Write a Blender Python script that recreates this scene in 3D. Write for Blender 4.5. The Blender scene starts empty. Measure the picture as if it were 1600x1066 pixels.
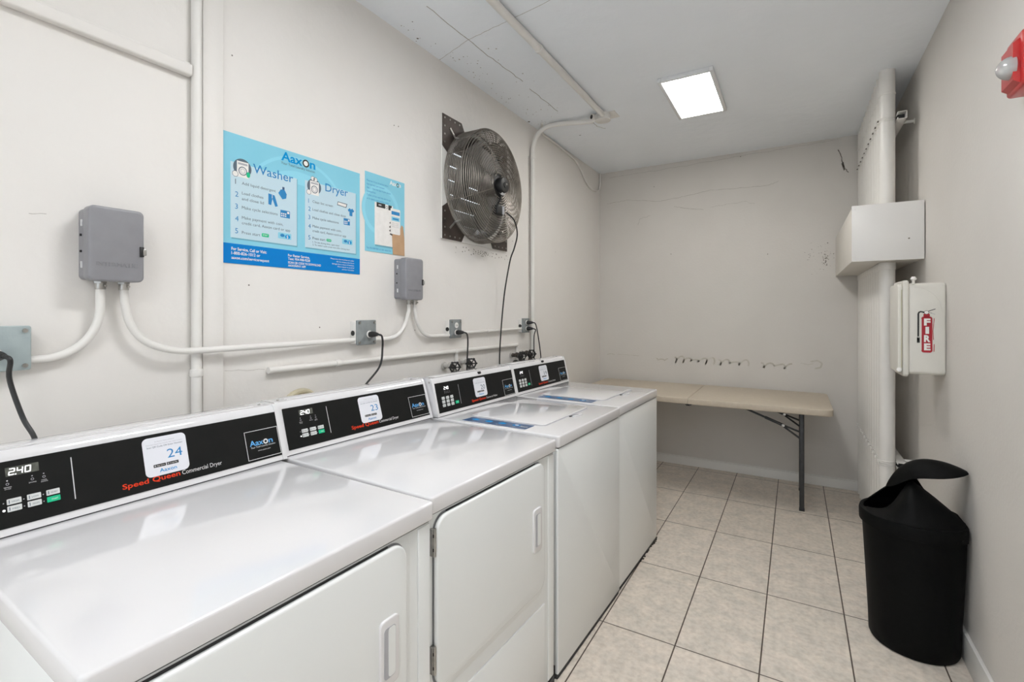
import bpy, bmesh, math, random
from mathutils import Vector, Matrix
random.seed(7)
C = bpy.context.scene.collection
PI = math.pi

# ---------------------------------------------------------------- camera
cam_d = bpy.data.cameras.new('camera'); cam = bpy.data.objects.new('camera', cam_d); C.objects.link(cam)
cam.location = (0, 0, 1.40); cam.rotation_euler = (PI/2, 0, math.radians(30.385))
cam_d.sensor_width = 36; cam_d.lens = 754/1600*36; cam_d.shift_y = -0.0275; cam_d.clip_start = .02
bpy.context.scene.camera = cam
# ---------------------------------------------------------------- view, world
S = bpy.context.scene
S.view_settings.view_transform = 'Standard'; S.view_settings.look = 'None'
S.view_settings.gamma = 1; S.view_settings.use_curve_mapping = False
S.view_settings.exposure = 0.06
W = bpy.data.worlds.new('world'); S.world = W; W.use_nodes = True
W.node_tree.nodes['Background'].inputs[0].default_value = (.86, .93, 1, 1)
W.node_tree.nodes['Background'].inputs[1].default_value = 1.75
# daylight portal of the unseen doorway added behind the camera for fill
XL, XR, YB, YF, HC = -1.697, .599, 4.644, -1.75, 2.80
pl = bpy.data.lights.new('fill_doorway_portal', 'AREA'); pl.shape = 'RECTANGLE'; pl.size = 2.1; pl.size_y = 2.5
pl.cycles.is_portal = True
po = bpy.data.objects.new('fill_doorway_portal', pl); C.objects.link(po)
po.location = (-.55, YF-.01, 1.25); po.rotation_euler = (PI/2, 0, 0)
PANEL_GLOW = 24.0            # the far panel; the two unseen fill panels nearer are brighter

# ---------------------------------------------------------------- materials
def mat(name, col, rough=.5, metal=0., coat=0., noise=None, bump=None, emit=None, spec=.5, alpha=1., trans=0., scale2=None):
    m = bpy.data.materials.new(name); m.use_nodes = True
    nt = m.node_tree; b = nt.nodes['Principled BSDF']
    c = (*col, 1)
    b.inputs['Base Color'].default_value = c; b.inputs['Roughness'].default_value = rough
    b.inputs['Metallic'].default_value = metal; b.inputs['Coat Weight'].default_value = coat
    b.inputs['Coat Roughness'].default_value = .05
    b.inputs['Specular IOR Level'].default_value = spec
    b.inputs['Alpha'].default_value = alpha; b.inputs['Transmission Weight'].default_value = trans
    if emit: b.inputs['Emission Color'].default_value = (*emit[0], 1); b.inputs['Emission Strength'].default_value = emit[1]
    tc = nt.nodes.new('ShaderNodeTexCoord')
    if noise:                                   # (scale, second colour, detail)
        n = nt.nodes.new('ShaderNodeTexNoise'); n.inputs['Scale'].default_value = noise[0]; n.inputs['Detail'].default_value = noise[2] if len(noise) > 2 else 5
        r = nt.nodes.new('ShaderNodeValToRGB'); r.color_ramp.elements[0].position = .35; r.color_ramp.elements[1].position = .68
        r.color_ramp.elements[0].color = c; r.color_ramp.elements[1].color = (*noise[1], 1)
        nt.links.new(tc.outputs['Object'], n.inputs['Vector']); nt.links.new(n.outputs['Fac'], r.inputs[0]); nt.links.new(r.outputs[0], b.inputs['Base Color'])
    if bump:                                    # (scale, strength, distance)
        n2 = nt.nodes.new('ShaderNodeTexNoise'); n2.inputs['Scale'].default_value = bump[0]; n2.inputs['Detail'].default_value = 6
        bp = nt.nodes.new('ShaderNodeBump'); bp.inputs['Strength'].default_value = bump[1]; bp.inputs['Distance'].default_value = bump[2]
        nt.links.new(tc.outputs['Object'], n2.inputs['Vector']); nt.links.new(n2.outputs['Fac'], bp.inputs['Height']); nt.links.new(bp.outputs[0], b.inputs['Normal'])
    return m

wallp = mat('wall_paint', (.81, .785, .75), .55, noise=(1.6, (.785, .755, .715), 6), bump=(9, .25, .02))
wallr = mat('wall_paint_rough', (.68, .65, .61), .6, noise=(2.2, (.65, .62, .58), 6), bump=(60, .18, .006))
ceilm = mat('ceiling_paint', (.90, .935, .975), .7, noise=(2.5, (.88, .915, .955), 6), bump=(14, .3, .012))
pipep = mat('painted_pipe', (.80, .78, .745), .35, noise=(6, (.76, .74, .70)), bump=(40, .1, .003))
trimp = mat('painted_trim', (.78, .765, .73), .4, bump=(30, .12, .004))
enamel = mat('white_enamel', (.775, .765, .77), .12, coat=.6, noise=(.8, (.765, .755, .765)))
enamel_front = mat('white_enamel_front', (.84, .86, .85), .24, coat=.2, noise=(.8, (.83, .85, .845)))
seamm = mat('dark_gap', (.05, .05, .052), .8, noise=(30, (.03, .03, .03)))
seamg = mat('grey_gap', (.30, .31, .32), .7, noise=(30, (.24, .25, .26)))
blackp = mat('black_faceplate', (.009, .0095, .009), .5, noise=(20, (.011, .011, .0105)), spec=.15)
black = mat('black_rubber', (.012, .012, .012), .45, noise=(30, (.02, .02, .02)))
keym = mat('pale_key', (.70, .71, .70), .4, noise=(50, (.66, .67, .66)))
greenk = mat('green_key', (.0, .55, .27), .4, noise=(50, (.0, .5, .24)))
dispm = mat('display_window', (.06, .065, .055), .15, noise=(60, (.12, .125, .105)))
digit = mat('lit_digits', (1, 1, 1), .5, emit=((1, 1, 1), 1.6), noise=(5, (.95, .95, .95)))
whitei = mat('white_ink', (.75, .75, .75), .5, noise=(50, (.7, .7, .7)))
greyi = mat('grey_ink', (.12, .16, .20), .6, noise=(50, (.11, .14, .18)), spec=.15)
greyl = mat('pale_grey_ink', (.45, .45, .48), .6, noise=(50, (.42, .42, .45)))
redi = mat('red_orange_ink', (.80, .06, .02), .6, noise=(50, (.72, .05, .015)), spec=.15)
stick = mat('white_sticker', (.80, .81, .86), .3, noise=(20, (.78, .79, .84)))
bluei = mat('blue_ink', (.04, .25, .54), .6, noise=(50, (.04, .23, .50)), spec=.15)
cyani = mat('bright_blue_ink', (.0, .30, .66), .6, noise=(50, (.0, .28, .62)), spec=.15)
navyi = mat('navy_ink', (.04, .09, .19), .3, noise=(30, (.05, .11, .23)))
logo_b = mat('logo_blue', (.12, .42, .80), .4, noise=(50, (.10, .38, .75)))
post_bg = mat('poster_sky_blue', (.24, .60, .74), .5, noise=(5, (.26, .62, .76)), spec=.2)
post_lt = mat('poster_light_swirl', (.28, .66, .80), .5, noise=(5, (.30, .68, .81)), spec=.2)
post_card = mat('poster_pale_card', (.55, .71, .78), .5, noise=(5, (.53, .69, .77)), spec=.2)
post_sh = mat('poster_card_edge', (.16, .42, .54), .3, noise=(5, (.15, .40, .52)))
post_band = mat('poster_deep_blue', (.0, .20, .58), .5, noise=(5, (.0, .21, .60)), spec=.2)
skin = mat('printed_hand_tan', (.50, .31, .17), .5, noise=(20, (.55, .35, .20)))
boxgrey = mat('grey_enamel', (.27, .268, .285), .38, noise=(25, (.25, .248, .265)), bump=(90, .08, .002))
covgrey = mat('grey_cast_cover', (.27, .29, .29), .45, noise=(25, (.22, .24, .24)), bump=(80, .2, .003))
covblue = mat('blue_grey_cast_cover', (.40, .47, .47), .4, noise=(20, (.34, .40, .41)), bump=(80, .2, .003))
steel = mat('zinc_steel', (.52, .51, .49), .32, 1., noise=(30, (.36, .35, .33)))
wire = mat('guard_wire', (.30, .275, .245), .38, .85, noise=(14, (.17, .15, .13)))
bladem = mat('fan_blade_steel', (.20, .19, .18), .45, .7, noise=(12, (.13, .125, .12)))
shroud = mat('shroud_steel', (.34, .33, .31), .4, .8, noise=(8, (.2, .19, .18)))
brownp = mat('dark_corner_plate', (.085, .065, .055), .4, .3, noise=(14, (.05, .04, .035)), bump=(30, .15, .004))
tablem = mat('table_plastic', (.56, .485, .385), .45, noise=(40, (.52, .45, .355)), bump=(200, .15, .001))
legm = mat('dark_leg_steel', (.035, .036, .038), .4, .3, noise=(30, (.05, .05, .052)))
binm = mat('black_bin_plastic', (.0035, .0037, .0037), .55, noise=(60, (.0045, .0047, .0047)), bump=(260, .35, .0015), spec=.08)
cabm = mat('cream_plastic', (.72, .70, .64), .35, noise=(8, (.68, .66, .60)), bump=(40, .08, .002))
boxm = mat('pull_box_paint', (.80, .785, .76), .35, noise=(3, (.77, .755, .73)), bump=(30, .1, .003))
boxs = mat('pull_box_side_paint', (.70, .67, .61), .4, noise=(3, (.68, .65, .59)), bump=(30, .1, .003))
redp = mat('red_plastic', (.50, .022, .022), .3, coat=.3, noise=(10, (.44, .02, .02)))
lensm = mat('clear_lens', (.75, .76, .75), .12, trans=.55, noise=(8, (.68, .70, .69)))
redd = mat('decal_red', (.40, .008, .02), .4, noise=(40, (.36, .008, .02)))
whited = mat('decal_white', (.85, .83, .80), .5, noise=(40, (.80, .78, .75)))
blackd = mat('decal_black', (.01, .01, .01), .5, noise=(40, (.02, .02, .02)))
crackm = mat('crack_dark', (.52, .49, .45), .9, noise=(60, (.36, .33, .29)))
scribm = mat('faded_scribble', (.50, .47, .40), .8, noise=(22, (.64, .61, .56)))
chipm = mat('chipped_paint', (.12, .10, .085), .9, noise=(60, (.25, .23, .2)))
beige = mat('aged_duct', (.55, .50, .36), .5, noise=(20, (.48, .43, .30)))
brass = mat('aged_valve_metal', (.05, .045, .04), .45, .5, noise=(60, (.10, .085, .07)))
valvew = mat('painted_valve', (.66, .64, .60), .4, noise=(30, (.45, .43, .40)))
panelf = mat('light_frame', (.78, .79, .80), .4, noise=(10, (.76, .77, .78)))
glow = mat('led_diffuser', (1, 1, 1), .5, emit=((1, .975, .93), PANEL_GLOW), noise=(2, (.98, .98, .98)))
glow_fill = mat('led_diffuser_fill', (1, 1, 1), .5, emit=((.96, .975, 1), 40.0), noise=(2, (.98, .98, .98)))
doorm = mat('outside_bounce_ground', (.78, .77, .75), .8, noise=(4, (.72, .71, .69)))
grime = mat('black_grime', (.03, .026, .022), .9, noise=(50, (.10, .09, .08)))

def tile_mat():
    m = bpy.data.materials.new('floor_tile'); m.use_nodes = True; nt = m.node_tree; b = nt.nodes['Principled BSDF']
    L = nt.links.new
    tc = nt.nodes.new('ShaderNodeTexCoord'); mp = nt.nodes.new('ShaderNodeMapping')
    mp.inputs['Location'].default_value = (.4355-.316*5+.316*20, 2.097-.613*12+.613*20-4.194+0.0, 0)
    # joints at X = -.4355 + k*.316, Y = 2.097 + k*.613
    mp.inputs['Location'].default_value = (.4355, -2.097, 0)
    L(tc.outputs['Object'], mp.inputs[0])
    br = nt.nodes.new('ShaderNodeTexBrick'); br.offset = 0; br.squash = 1
    br.inputs['Scale'].default_value = 1; br.inputs['Brick Width'].default_value = .316; br.inputs['Row Height'].default_value = .613
    br.inputs['Mortar Size'].default_value = .0030; br.inputs['Mortar Smooth'].default_value = .2
    br.inputs['Color1'].default_value = (.75, .685, .605, 1); br.inputs['Color2'].default_value = (.70, .635, .555, 1); br.inputs['Mortar'].default_value = (.10, .075, .058, 1)
    L(mp.outputs[0], br.inputs['Vector'])
    n = nt.nodes.new('ShaderNodeTexNoise'); n.inputs['Scale'].default_value = 11; n.inputs['Detail'].default_value = 10; n.inputs['Roughness'].default_value = .68
    L(tc.outputs['Object'], n.inputs[0])
    r = nt.nodes.new('ShaderNodeValToRGB'); r.color_ramp.elements[0].position = .36; r.color_ramp.elements[1].position = .62
    r.color_ramp.elements[0].color = (.85, .86, .86, 1); r.color_ramp.elements[1].color = (1.06, 1.04, 1.03, 1)
    L(n.outputs['Fac'], r.inputs[0])
    n3 = nt.nodes.new('ShaderNodeTexNoise'); n3.inputs['Scale'].default_value = 45; n3.inputs['Detail'].default_value = 6
    L(tc.outputs['Object'], n3.inputs[0])
    r3 = nt.nodes.new('ShaderNodeValToRGB'); r3.color_ramp.elements[0].position = .3; r3.color_ramp.elements[1].position = .6
    r3.color_ramp.elements[0].color = (.86, .84, .82, 1); r3.color_ramp.elements[1].color = (1.03, 1.03, 1.03, 1)
    L(n3.outputs['Fac'], r3.inputs[0])
    mx = nt.nodes.new('ShaderNodeMix'); mx.data_type = 'RGBA'; mx.blend_type = 'MULTIPLY'; mx.inputs[0].default_value = 1
    L(br.outputs['Color'], mx.inputs[6]); L(r.outputs[0], mx.inputs[7])
    mx2 = nt.nodes.new('ShaderNodeMix'); mx2.data_type = 'RGBA'; mx2.blend_type = 'MULTIPLY'; mx2.inputs[0].default_value = 1
    L(mx.outputs[2], mx2.inputs[6]); L(r3.outputs[0], mx2.inputs[7])
    L(mx2.outputs[2], b.inputs['Base Color'])
    b.inputs['Roughness'].default_value = .42
    bp = nt.nodes.new('ShaderNodeBump'); bp.inputs['Strength'].default_value = .6; bp.inputs['Distance'].default_value = .002; bp.invert = True
    L(br.outputs['Fac'], bp.inputs['Height']); L(bp.outputs[0], b.inputs['Normal'])
    return m
tile = tile_mat()

# ---------------------------------------------------------------- mesh builder
class MB:
    def __init__(s, M=None): s.v = []; s.f = []; s.mi = []; s.mats = []; s.M = M or Matrix()
    def _m(s, m):
        if m not in s.mats: s.mats.append(m)
        return s.mats.index(m)
    def add(s, vs, fs, m, M=None):
        k = len(s.v); T = s.M @ M if M else s.M
        s.v += [T @ Vector(v) for v in vs]; i = s._m(m)
        for f in fs: s.f.append([k+a for a in f]); s.mi.append(i)
        return s
    def addbm(s, bm, m, M=None):
        bm.verts.ensure_lookup_table(); bm.verts.index_update()
        s.add([v.co[:] for v in bm.verts], [[v.index for v in f.verts] for f in bm.faces], m, M); bm.free(); return s
    def box(s, lo, hi, m, bev=0, seg=2, M=None):
        bm = bmesh.new(); bmesh.ops.create_cube(bm, size=1)
        for v in bm.verts: v.co = [lo[i]+(v.co[i]+.5)*(hi[i]-lo[i]) for i in range(3)]
        if bev: bmesh.ops.bevel(bm, geom=bm.edges[:], offset=bev, segments=seg, profile=.5, affect='EDGES')
        return s.addbm(bm, m, M)
    def rbox(s, lo, hi, m, ax, r, bev=.002, seg=5, M=None):     # box with big rounded corners round the axis ax and a small edge bevel
        bm = bmesh.new(); bmesh.ops.create_cube(bm, size=1)
        for v in bm.verts: v.co = [lo[i]+(v.co[i]+.5)*(hi[i]-lo[i]) for i in range(3)]
        es = [e for e in bm.edges if abs((e.verts[0].co-e.verts[1].co)[ax]) > 1e-6]
        bmesh.ops.bevel(bm, geom=es, offset=r, segments=seg, profile=.5, affect='EDGES')
        if bev:
            es = [e for e in bm.edges if abs((e.verts[0].co-e.verts[1].co)[ax]) < 1e-6 and len(e.link_faces) == 2 and e.calc_face_angle(0) > .9]
            bmesh.ops.bevel(bm, geom=es, offset=bev, segments=3, profile=.5, affect='EDGES')
        return s.addbm(bm, m, M)
    def tube(s, pts, r, m, n=12, cap=True, M=None):
        pts = [Vector(p) for p in pts]; N = len(pts); rs = r if isinstance(r, (list, tuple)) else [r]*N
        vs = []; fs = []; t0 = (pts[1]-pts[0]).normalized()
        a = t0.orthogonal().normalized()
        for i, p in enumerate(pts):
            t = ((pts[min(i+1, N-1)]-p).normalized()+(p-pts[max(i-1, 0)]).normalized())
            t = t.normalized() if t.length > 1e-9 else t0
            a = (a-t*a.dot(t)).normalized(); b = t.cross(a)
            for k in range(n):
                q = 2*PI*k/n; vs.append(p+(a*math.cos(q)+b*math.sin(q))*rs[i])
        for i in range(N-1):
            for k in range(n): fs.append([i*n+k, i*n+(k+1) % n, (i+1)*n+(k+1) % n, (i+1)*n+k])
        if cap: fs.append(list(range(n))[::-1]); fs.append([(N-1)*n+k for k in range(n)])
        return s.add(vs, fs, m, M)
    def cyl(s, p, q, r, m, n=24, r2=None, bev=0, M=None):
        p = Vector(p); q = Vector(q)
        if not bev: return s.tube([p, q], [r, r if r2 is None else r2], m, n, M=M)
        d = (q-p).normalized(); r2 = r if r2 is None else r2
        return s.tube([p, p+d*bev*.3, p+d*bev, q-d*bev, q-d*bev*.3, q], [r-bev, r-bev*.3, r, r2, r2-bev*.3, r2-bev], m, n, M=M)
    def ring(s, c, ax, R, r, m, N=64, n=5, M=None, a0=0, a1=2*PI):
        c = Vector(c); ax = Vector(ax).normalized(); u = ax.orthogonal().normalized(); w = ax.cross(u)
        vs = []; fs = []; full = abs(a1-a0-2*PI) < 1e-6; K = N if full else N+1
        for i in range(K):
            q = a0+(a1-a0)*i/N; d = u*math.cos(q)+w*math.sin(q)
            for k in range(n):
                g = 2*PI*k/n; vs.append(c+d*(R+r*math.cos(g))+ax*r*math.sin(g))
        for i in range(N):
            j = (i+1) % K
            for k in range(n): fs.append([i*n+k, i*n+(k+1) % n, j*n+(k+1) % n, j*n+k])
        return s.add(vs, fs, m, M)
    def prism(s, poly, ax, a, b, m, M=None):    # poly 2D in the other two axes, extruded along ax from a to b
        o = [i for i in range(3) if i != ax]; vs = []
        for z in (a, b):
            for p in poly:
                v = [0, 0, 0]; v[ax] = z; v[o[0]] = p[0]; v[o[1]] = p[1]; vs.append(v)
        n = len(poly); fs = [list(range(n))[::-1], list(range(n, 2*n))]+[[i, (i+1) % n, n+(i+1) % n, n+i] for i in range(n)]
        return s.add(vs, fs, m, M)
    def build(s, name, parent=None, smooth=True, ang=35):
        me = bpy.data.meshes.new(name); me.from_pydata([v[:] for v in s.v], [], s.f)
        for m in s.mats: me.materials.append(m)
        for p, i in zip(me.polygons, s.mi): p.material_index = i
        bm = bmesh.new(); bm.from_mesh(me); bmesh.ops.recalc_face_normals(bm, faces=bm.faces[:]); bm.to_mesh(me); bm.free()
        if smooth:
            for p in me.polygons: p.use_smooth = True
            me.set_sharp_from_angle(angle=math.radians(ang))
        o = bpy.data.objects.new(name, me); C.objects.link(o)
        if parent: o.parent = parent
        return o

# flat artwork: a frame with origin o, in-plane axes u (right) and v (up), n outward
class Art:
    def __init__(s, o, u, v, base=.0006):
        s.o = Vector(o); s.u = Vector(u).normalized(); s.v = Vector(v).normalized(); s.n = s.u.cross(s.v); s.b = MB(); s.base = base
    def P(s, x, y, h=0): return s.o+s.u*x+s.v*y+s.n*h
    def poly(s, pts, m, h=None, th=.0004):
        h = s.base if h is None else h; n = len(pts)
        vs = [s.P(x, y, h) for x, y in pts]+[s.P(x, y, h-th) for x, y in pts]
        s.b.add(vs, [list(range(n)), list(range(n, 2*n))[::-1]]+[[i, n+i, n+(i+1) % n, (i+1) % n] for i in range(n)], m); return s
    def rect(s, x0, y0, x1, y1, m, h=None, r=0, th=.0004):
        if not r: return s.poly([(x0, y0), (x1, y0), (x1, y1), (x0, y1)], m, h, th)
        pts = []
        for cx, cy, a in ((x1-r, y0+r, -90), (x1-r, y1-r, 0), (x0+r, y1-r, 90), (x0+r, y0+r, 180)):
            for k in range(7): q = math.radians(a+15*k); pts.append((cx+r*math.cos(q), cy+r*math.sin(q)))
        return s.poly(pts, m, h, th)
    def disc(s, x, y, r, m, h=None, ry=None, n=28):
        ry = ry or r; return s.poly([(x+r*math.cos(2*PI*k/n), y+ry*math.sin(2*PI*k/n)) for k in range(n)], m, h)
    def annulus(s, x, y, r, w, m, h=None, a0=0, a1=2*PI, n=40):
        h = s.base if h is None else h; vs = []
        for k in range(n+1):
            q = a0+(a1-a0)*k/n
            for rr in (r-w/2, r+w/2): vs.append(s.P(x+rr*math.cos(q), y+rr*math.sin(q), h))
        s.b.add(vs, [[2*k, 2*k+1, 2*k+3, 2*k+2] for k in range(n)], m); return s
    def line(s, pts, w, m, h=None):
        h = s.base if h is None else h
        for (x0, y0), (x1, y1) in zip(pts, pts[1:]):
            L = math.hypot(x1-x0, y1-y0) or 1; px, py = -(y1-y0)/L*w/2, (x1-x0)/L*w/2
            s.poly([(x0+px, y0+py), (x0-px, y0-py), (x1-px, y1-py), (x1+px, y1+py)], m, h)
        return s
    def frame(s, x0, y0, x1, y1, w, m, h=None):
        s.rect(x0, y0, x1, y0+w, m, h); s.rect(x0, y1-w, x1, y1, m, h); s.rect(x0, y0+w, x0+w, y1-w, m, h); s.rect(x1-w, y0+w, x1, y1-w, m, h); return s
    def text(s, t, x, y, hgt, m, width=None, bold=0, h=None, al='L', shear=0, ext=0):
        h = s.base if h is None else h
        cu = bpy.data.curves.new('lettering', 'FONT'); cu.body = t; cu.size = 1; cu.offset = bold; cu.resolution_u = 3; cu.shear = shear; cu.extrude = ext
        ob = bpy.data.objects.new('lettering', cu); C.objects.link(ob)
        bpy.context.view_layer.update()
        me = bpy.data.meshes.new_from_object(ob.evaluated_get(bpy.context.evaluated_depsgraph_get()))
        vs = [v.co.copy() for v in me.vertices]; fs = [list(p.vertices) for p in me.polygons]
        bpy.data.objects.remove(ob); bpy.data.curves.remove(cu); bpy.data.meshes.remove(me)
        if not vs: return s
        xa = min(v.x for v in vs); xb = max(v.x for v in vs)
        sy = hgt/.72; sx = width/(xb-xa) if width else sy
        off = {'L': 0, 'R': -(xb-xa)*sx, 'C': -(xb-xa)*sx/2}[al]
        s.b.add([s.P(x+off+(v.x-xa)*sx, y+v.y*sy, h+v.z) for v in vs], fs, m); return s
    def build(s, name, parent=None): return s.b.build(name, parent, smooth=False)

def tag(o, label, cat, group=None, kind=None):
    o['label'] = label; o['category'] = cat
    if group: o['group'] = group
    if kind: o['kind'] = kind
    return o
def thing(name, label, cat, loc=(0, 0, 0), rz=0, group=None):
    o = bpy.data.objects.new(name, None); C.objects.link(o); o.location = loc; o.rotation_euler = (0, 0, rz)
    return tag(o, label, cat, group)
def struct(o): o['kind'] = 'structure'; return o
def bez(p0, p1, p2, p3, n=14):
    p0, p1, p2, p3 = map(Vector, (p0, p1, p2, p3)); r = []
    for i in range(n+1):
        t = i/n; u = 1-t; r.append(p0*u**3+p1*3*u*u*t+p2*3*u*t*t+p3*t**3)
    return r

# ================================================================ setting
T = .20
b = MB(); b.box((XL-T, YF-T, -.1), (XR+T, YB+T, 0), tile); floor = struct(b.build('floor', smooth=False))
b = MB(); b.box((XL-T, YF-T, HC), (XR+T, YB+T, HC+.15), ceilm); ceiling = struct(b.build('ceiling', smooth=False))
FY, FZ, FR = 2.458, 2.162, .30          # fan centre and half opening
b = MB()
b.box((XL-T, YF-T, 0), (XL, YB+T, FZ-FR), wallp); b.box((XL-T, YF-T, FZ+FR), (XL, YB+T, HC), wallp)
b.box((XL-T, YF-T, FZ-FR), (XL, FY-FR, FZ+FR), wallp); b.box((XL-T, FY+FR, FZ-FR), (XL, YB+T, FZ+FR), wallp)
wall_left = struct(b.build('wall_left', smooth=False))
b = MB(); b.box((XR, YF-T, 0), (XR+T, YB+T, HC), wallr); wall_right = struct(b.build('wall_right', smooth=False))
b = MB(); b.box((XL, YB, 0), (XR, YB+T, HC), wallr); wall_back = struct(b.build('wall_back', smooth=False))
b = MB()                                 # wall behind the camera; its wide doorway is added to light the room
b.box((XL, YF-T, 0), (-1.60, YF, HC), wallp); b.box((.50, YF-T, 0), (XR, YF, HC), wallp); b.box((-1.60, YF-T, 2.5), (.50, YF, HC), wallp)
struct(b.build('wall_front', smooth=False))
b = MB(); b.box((-4, YF-6, -.12), (4, YF-T, -.02), doorm); struct(b.build('floor_outside', smooth=False))  # unseen ground, kept pale to bounce daylight up to the ceiling
b = MB(); b.box((XL, YB-.014, 0), (XR, YB, .075), trimp, .004); b.box((XL, YB-.009, .075), (XR, YB, .083), trimp, .003); struct(b.build('baseboard_back'))
b = MB(); b.box((XR-.015, YF, 0), (XR, YB-.014, .118), trimp, .004); struct(b.build('baseboard_right'))
b = MB(); b.box((XL, YF, 0), (XL+.012, YB-.014, .09), trimp, .004); struct(b.build('baseboard_left'))
b = MB(); b.box((XL, .856, 0), (XL+.014, .924, HC), wallp, .004); struct(b.build('trim_1'))      # boxed chase running up the left wall

# cracks, chips and faded scribble on the back wall
def wobble(pts, n, amp):
    out = []
    for (a, c), (d, e) in zip(pts, pts[1:]):
        for i in range(n):
            t = i/n; out.append((a+(d-a)*t+random.uniform(-amp, amp), c+(e-c)*t+random.uniform(-amp, amp)))
    return out+[pts[-1]]
ar = Art((0, YB, 0), (1, 0, 0), (0, 0, 1), .0006)
ar.line(wobble([(-1.62, 2.493), (-1.40, 2.503), (-1.10, 2.456), (-.88, 2.475), (-.655, 2.501), (-.2, 2.483), (-.12, 2.51)], 9, .004), .0028, crackm)
ar.line(wobble([(-.97, 2.39), (-.904, 2.373), (-.716, 2.335)], 7, .003), .0032, crackm)
ar.line(wobble([(-1.31, 2.25), (-1.29, 2.31), (-1.19, 2.329)], 6, .004), .0022, crackm)
ar.line(wobble([(-.66, 2.35), (-.5, 2.36), (-.38, 2.37), (-.30, 2.34)], 6, .005), .002, crackm)
ar.line(wobble([(-1.6, 2.745), (-.9, 2.755), (-.2, 2.775), (.3, 2.785)], 14, .005), .002, crackm)
ar.build('crack', wall_back)
ar = Art((0, YB, 0), (1, 0, 0), (0, 0, 1), .0007)
ar.line(wobble([(.297, 2.704), (.324, 2.624), (.335, 2.556), (.366, 2.513)], 6, .004), .006, chipm)
ar.poly([(.318, 2.59), (.332, 2.60), (.345, 2.545), (.335, 2.53)], chipm)
for k in range(70):                     # sooty stain beside the steel pull box
    r = abs(random.gauss(0, .03)); q = random.uniform(0, 2*PI); sx, sy = .215+r*math.cos(q)*.7, 1.84+r*math.sin(q)*1.8
    ar.disc(sx, sy, random.uniform(.0012, .0045), chipm if k % 2 else crackm, n=7)
for k in range(26): ar.disc(random.uniform(.07, .2), random.gauss(1.86, .05), random.uniform(.001, .003), chipm, n=6)
for x, y in ((-1.156, 2.60), (-.41, 2.765), (-.2, 1.9), (-1.0, 1.95)): ar.disc(x, y, .004, chipm, n=6)
ar.build('stain', wall_back)
ar = Art((0, YB, 0), (1, 0, 0), (0, 0, 1), .0007)
def scribble(x0, x1, z, amp, loops, slant=.6):
    n = int(loops*12); pts = []
    for i in range(n+1):
        t = i/n; q = t*loops*2*PI
        pts.append((x0+(x1-x0)*t+amp*slant*math.sin(q*1.0+.7), z+amp*math.cos(q)*(0.6+.4*math.sin(t*9))))
    return pts
ar.line(scribble(-1.14, -1.03, .960, .012, 2), .010, scribm)
ar.line(scribble(-.98, -.62, .965, .034, 5.5), .014, scribm)
ar.line(scribble(-.60, -.34, .962, .030, 3.5), .013, scribm)
ar.line(scribble(-.26, -.03, .955, .026, 3), .013, scribm)
ar.line([(.04, .985), (.09, .975), (.13, .985)], .006, scribm)
ar.line([(.11, 1.0), (.16, 1.012), (.19, .99), (.18, .955), (.14, .945)], .012, scribm)
ar.line([(-1.62, .985), (-1.58, .995), (-1.54, .985)], .006, scribm); ar.line([(-1.52, .99), (-1.3, .986)], .004, scribm)
ar.build('faded_scribble', wall_back)
# ceiling joints and chips
ar = Art((0, 0, HC), (1, 0, 0), (0, -1, 0), .0006)
ar.line(wobble([(-1.45, -1.7), (-1.44, -2.2), (-1.42, -2.55)], 10, .004), .004, crackm)
ar.line(wobble([(-1.43, -2.65), (-1.42, -3.05)], 10, .004), .004, crackm)
ar.line(wobble([(-1.697, -2.1), (-1.45, -2.02), (-1.16, -1.98), (-.6, -1.9)], 10, .003), .0022, crackm)
ar.line(wobble([(-1.29, -3.30), (-1.28, -3.45), (-1.24, -3.52)], 6, .004), .004, crackm)
for k in range(60):
    t = random.random(); ar.disc(random.gauss(-1.62, .04), -(1.75+t*1.5), random.uniform(.0012, .0038), crackm if k % 3 else chipm, n=6)
for k in range(25): ar.disc(random.uniform(-1.66, -1.35), -random.uniform(2.0, 3.2), random.uniform(.002, .005), crackm, n=6)
ar.disc(-1.66, -1.88, .006, chipm, n=8); ar.disc(-1.46, -3.55, .009, chipm, ry=.004, n=8); ar.disc(-1.68, -3.11, .009, chipm, n=9)
ar.build('chipped_patch', ceiling)
# marks on the left wall
ar = Art((XL, 0, 0), (0, 1, 0), (0, 0, 1), .0006)
ar.line(wobble([(.44, 1.655), (.475, 1.66)], 5, .001), .0012, crackm)
ar.line(wobble([(3.135, 2.56), (3.140, 2.3), (3.137, 2.0), (3.140, 1.6), (3.137, 1.3)], 14, .0015), .005, chipm)
for k in range(60): ar.disc(FY+random.gauss(.05, .16), 1.79-abs(random.gauss(0, .02)), random.uniform(.0015, .0045), chipm, n=6)
for x, z in ((1.02, 1.50), (1.32, 1.34), (1.9, 1.31), (2.9, 1.9), (3.6, 1.9), (1.75, 2.32), (1.78, 2.325), (.86+.1, 2.3)): ar.disc(x, z, .003, chipm, n=6)
ar.line(wobble([(.935, 1.20), (1.08, 1.19)], 6, .002), .001, crackm)
ar.build('wall_mark', wall_left)

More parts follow.
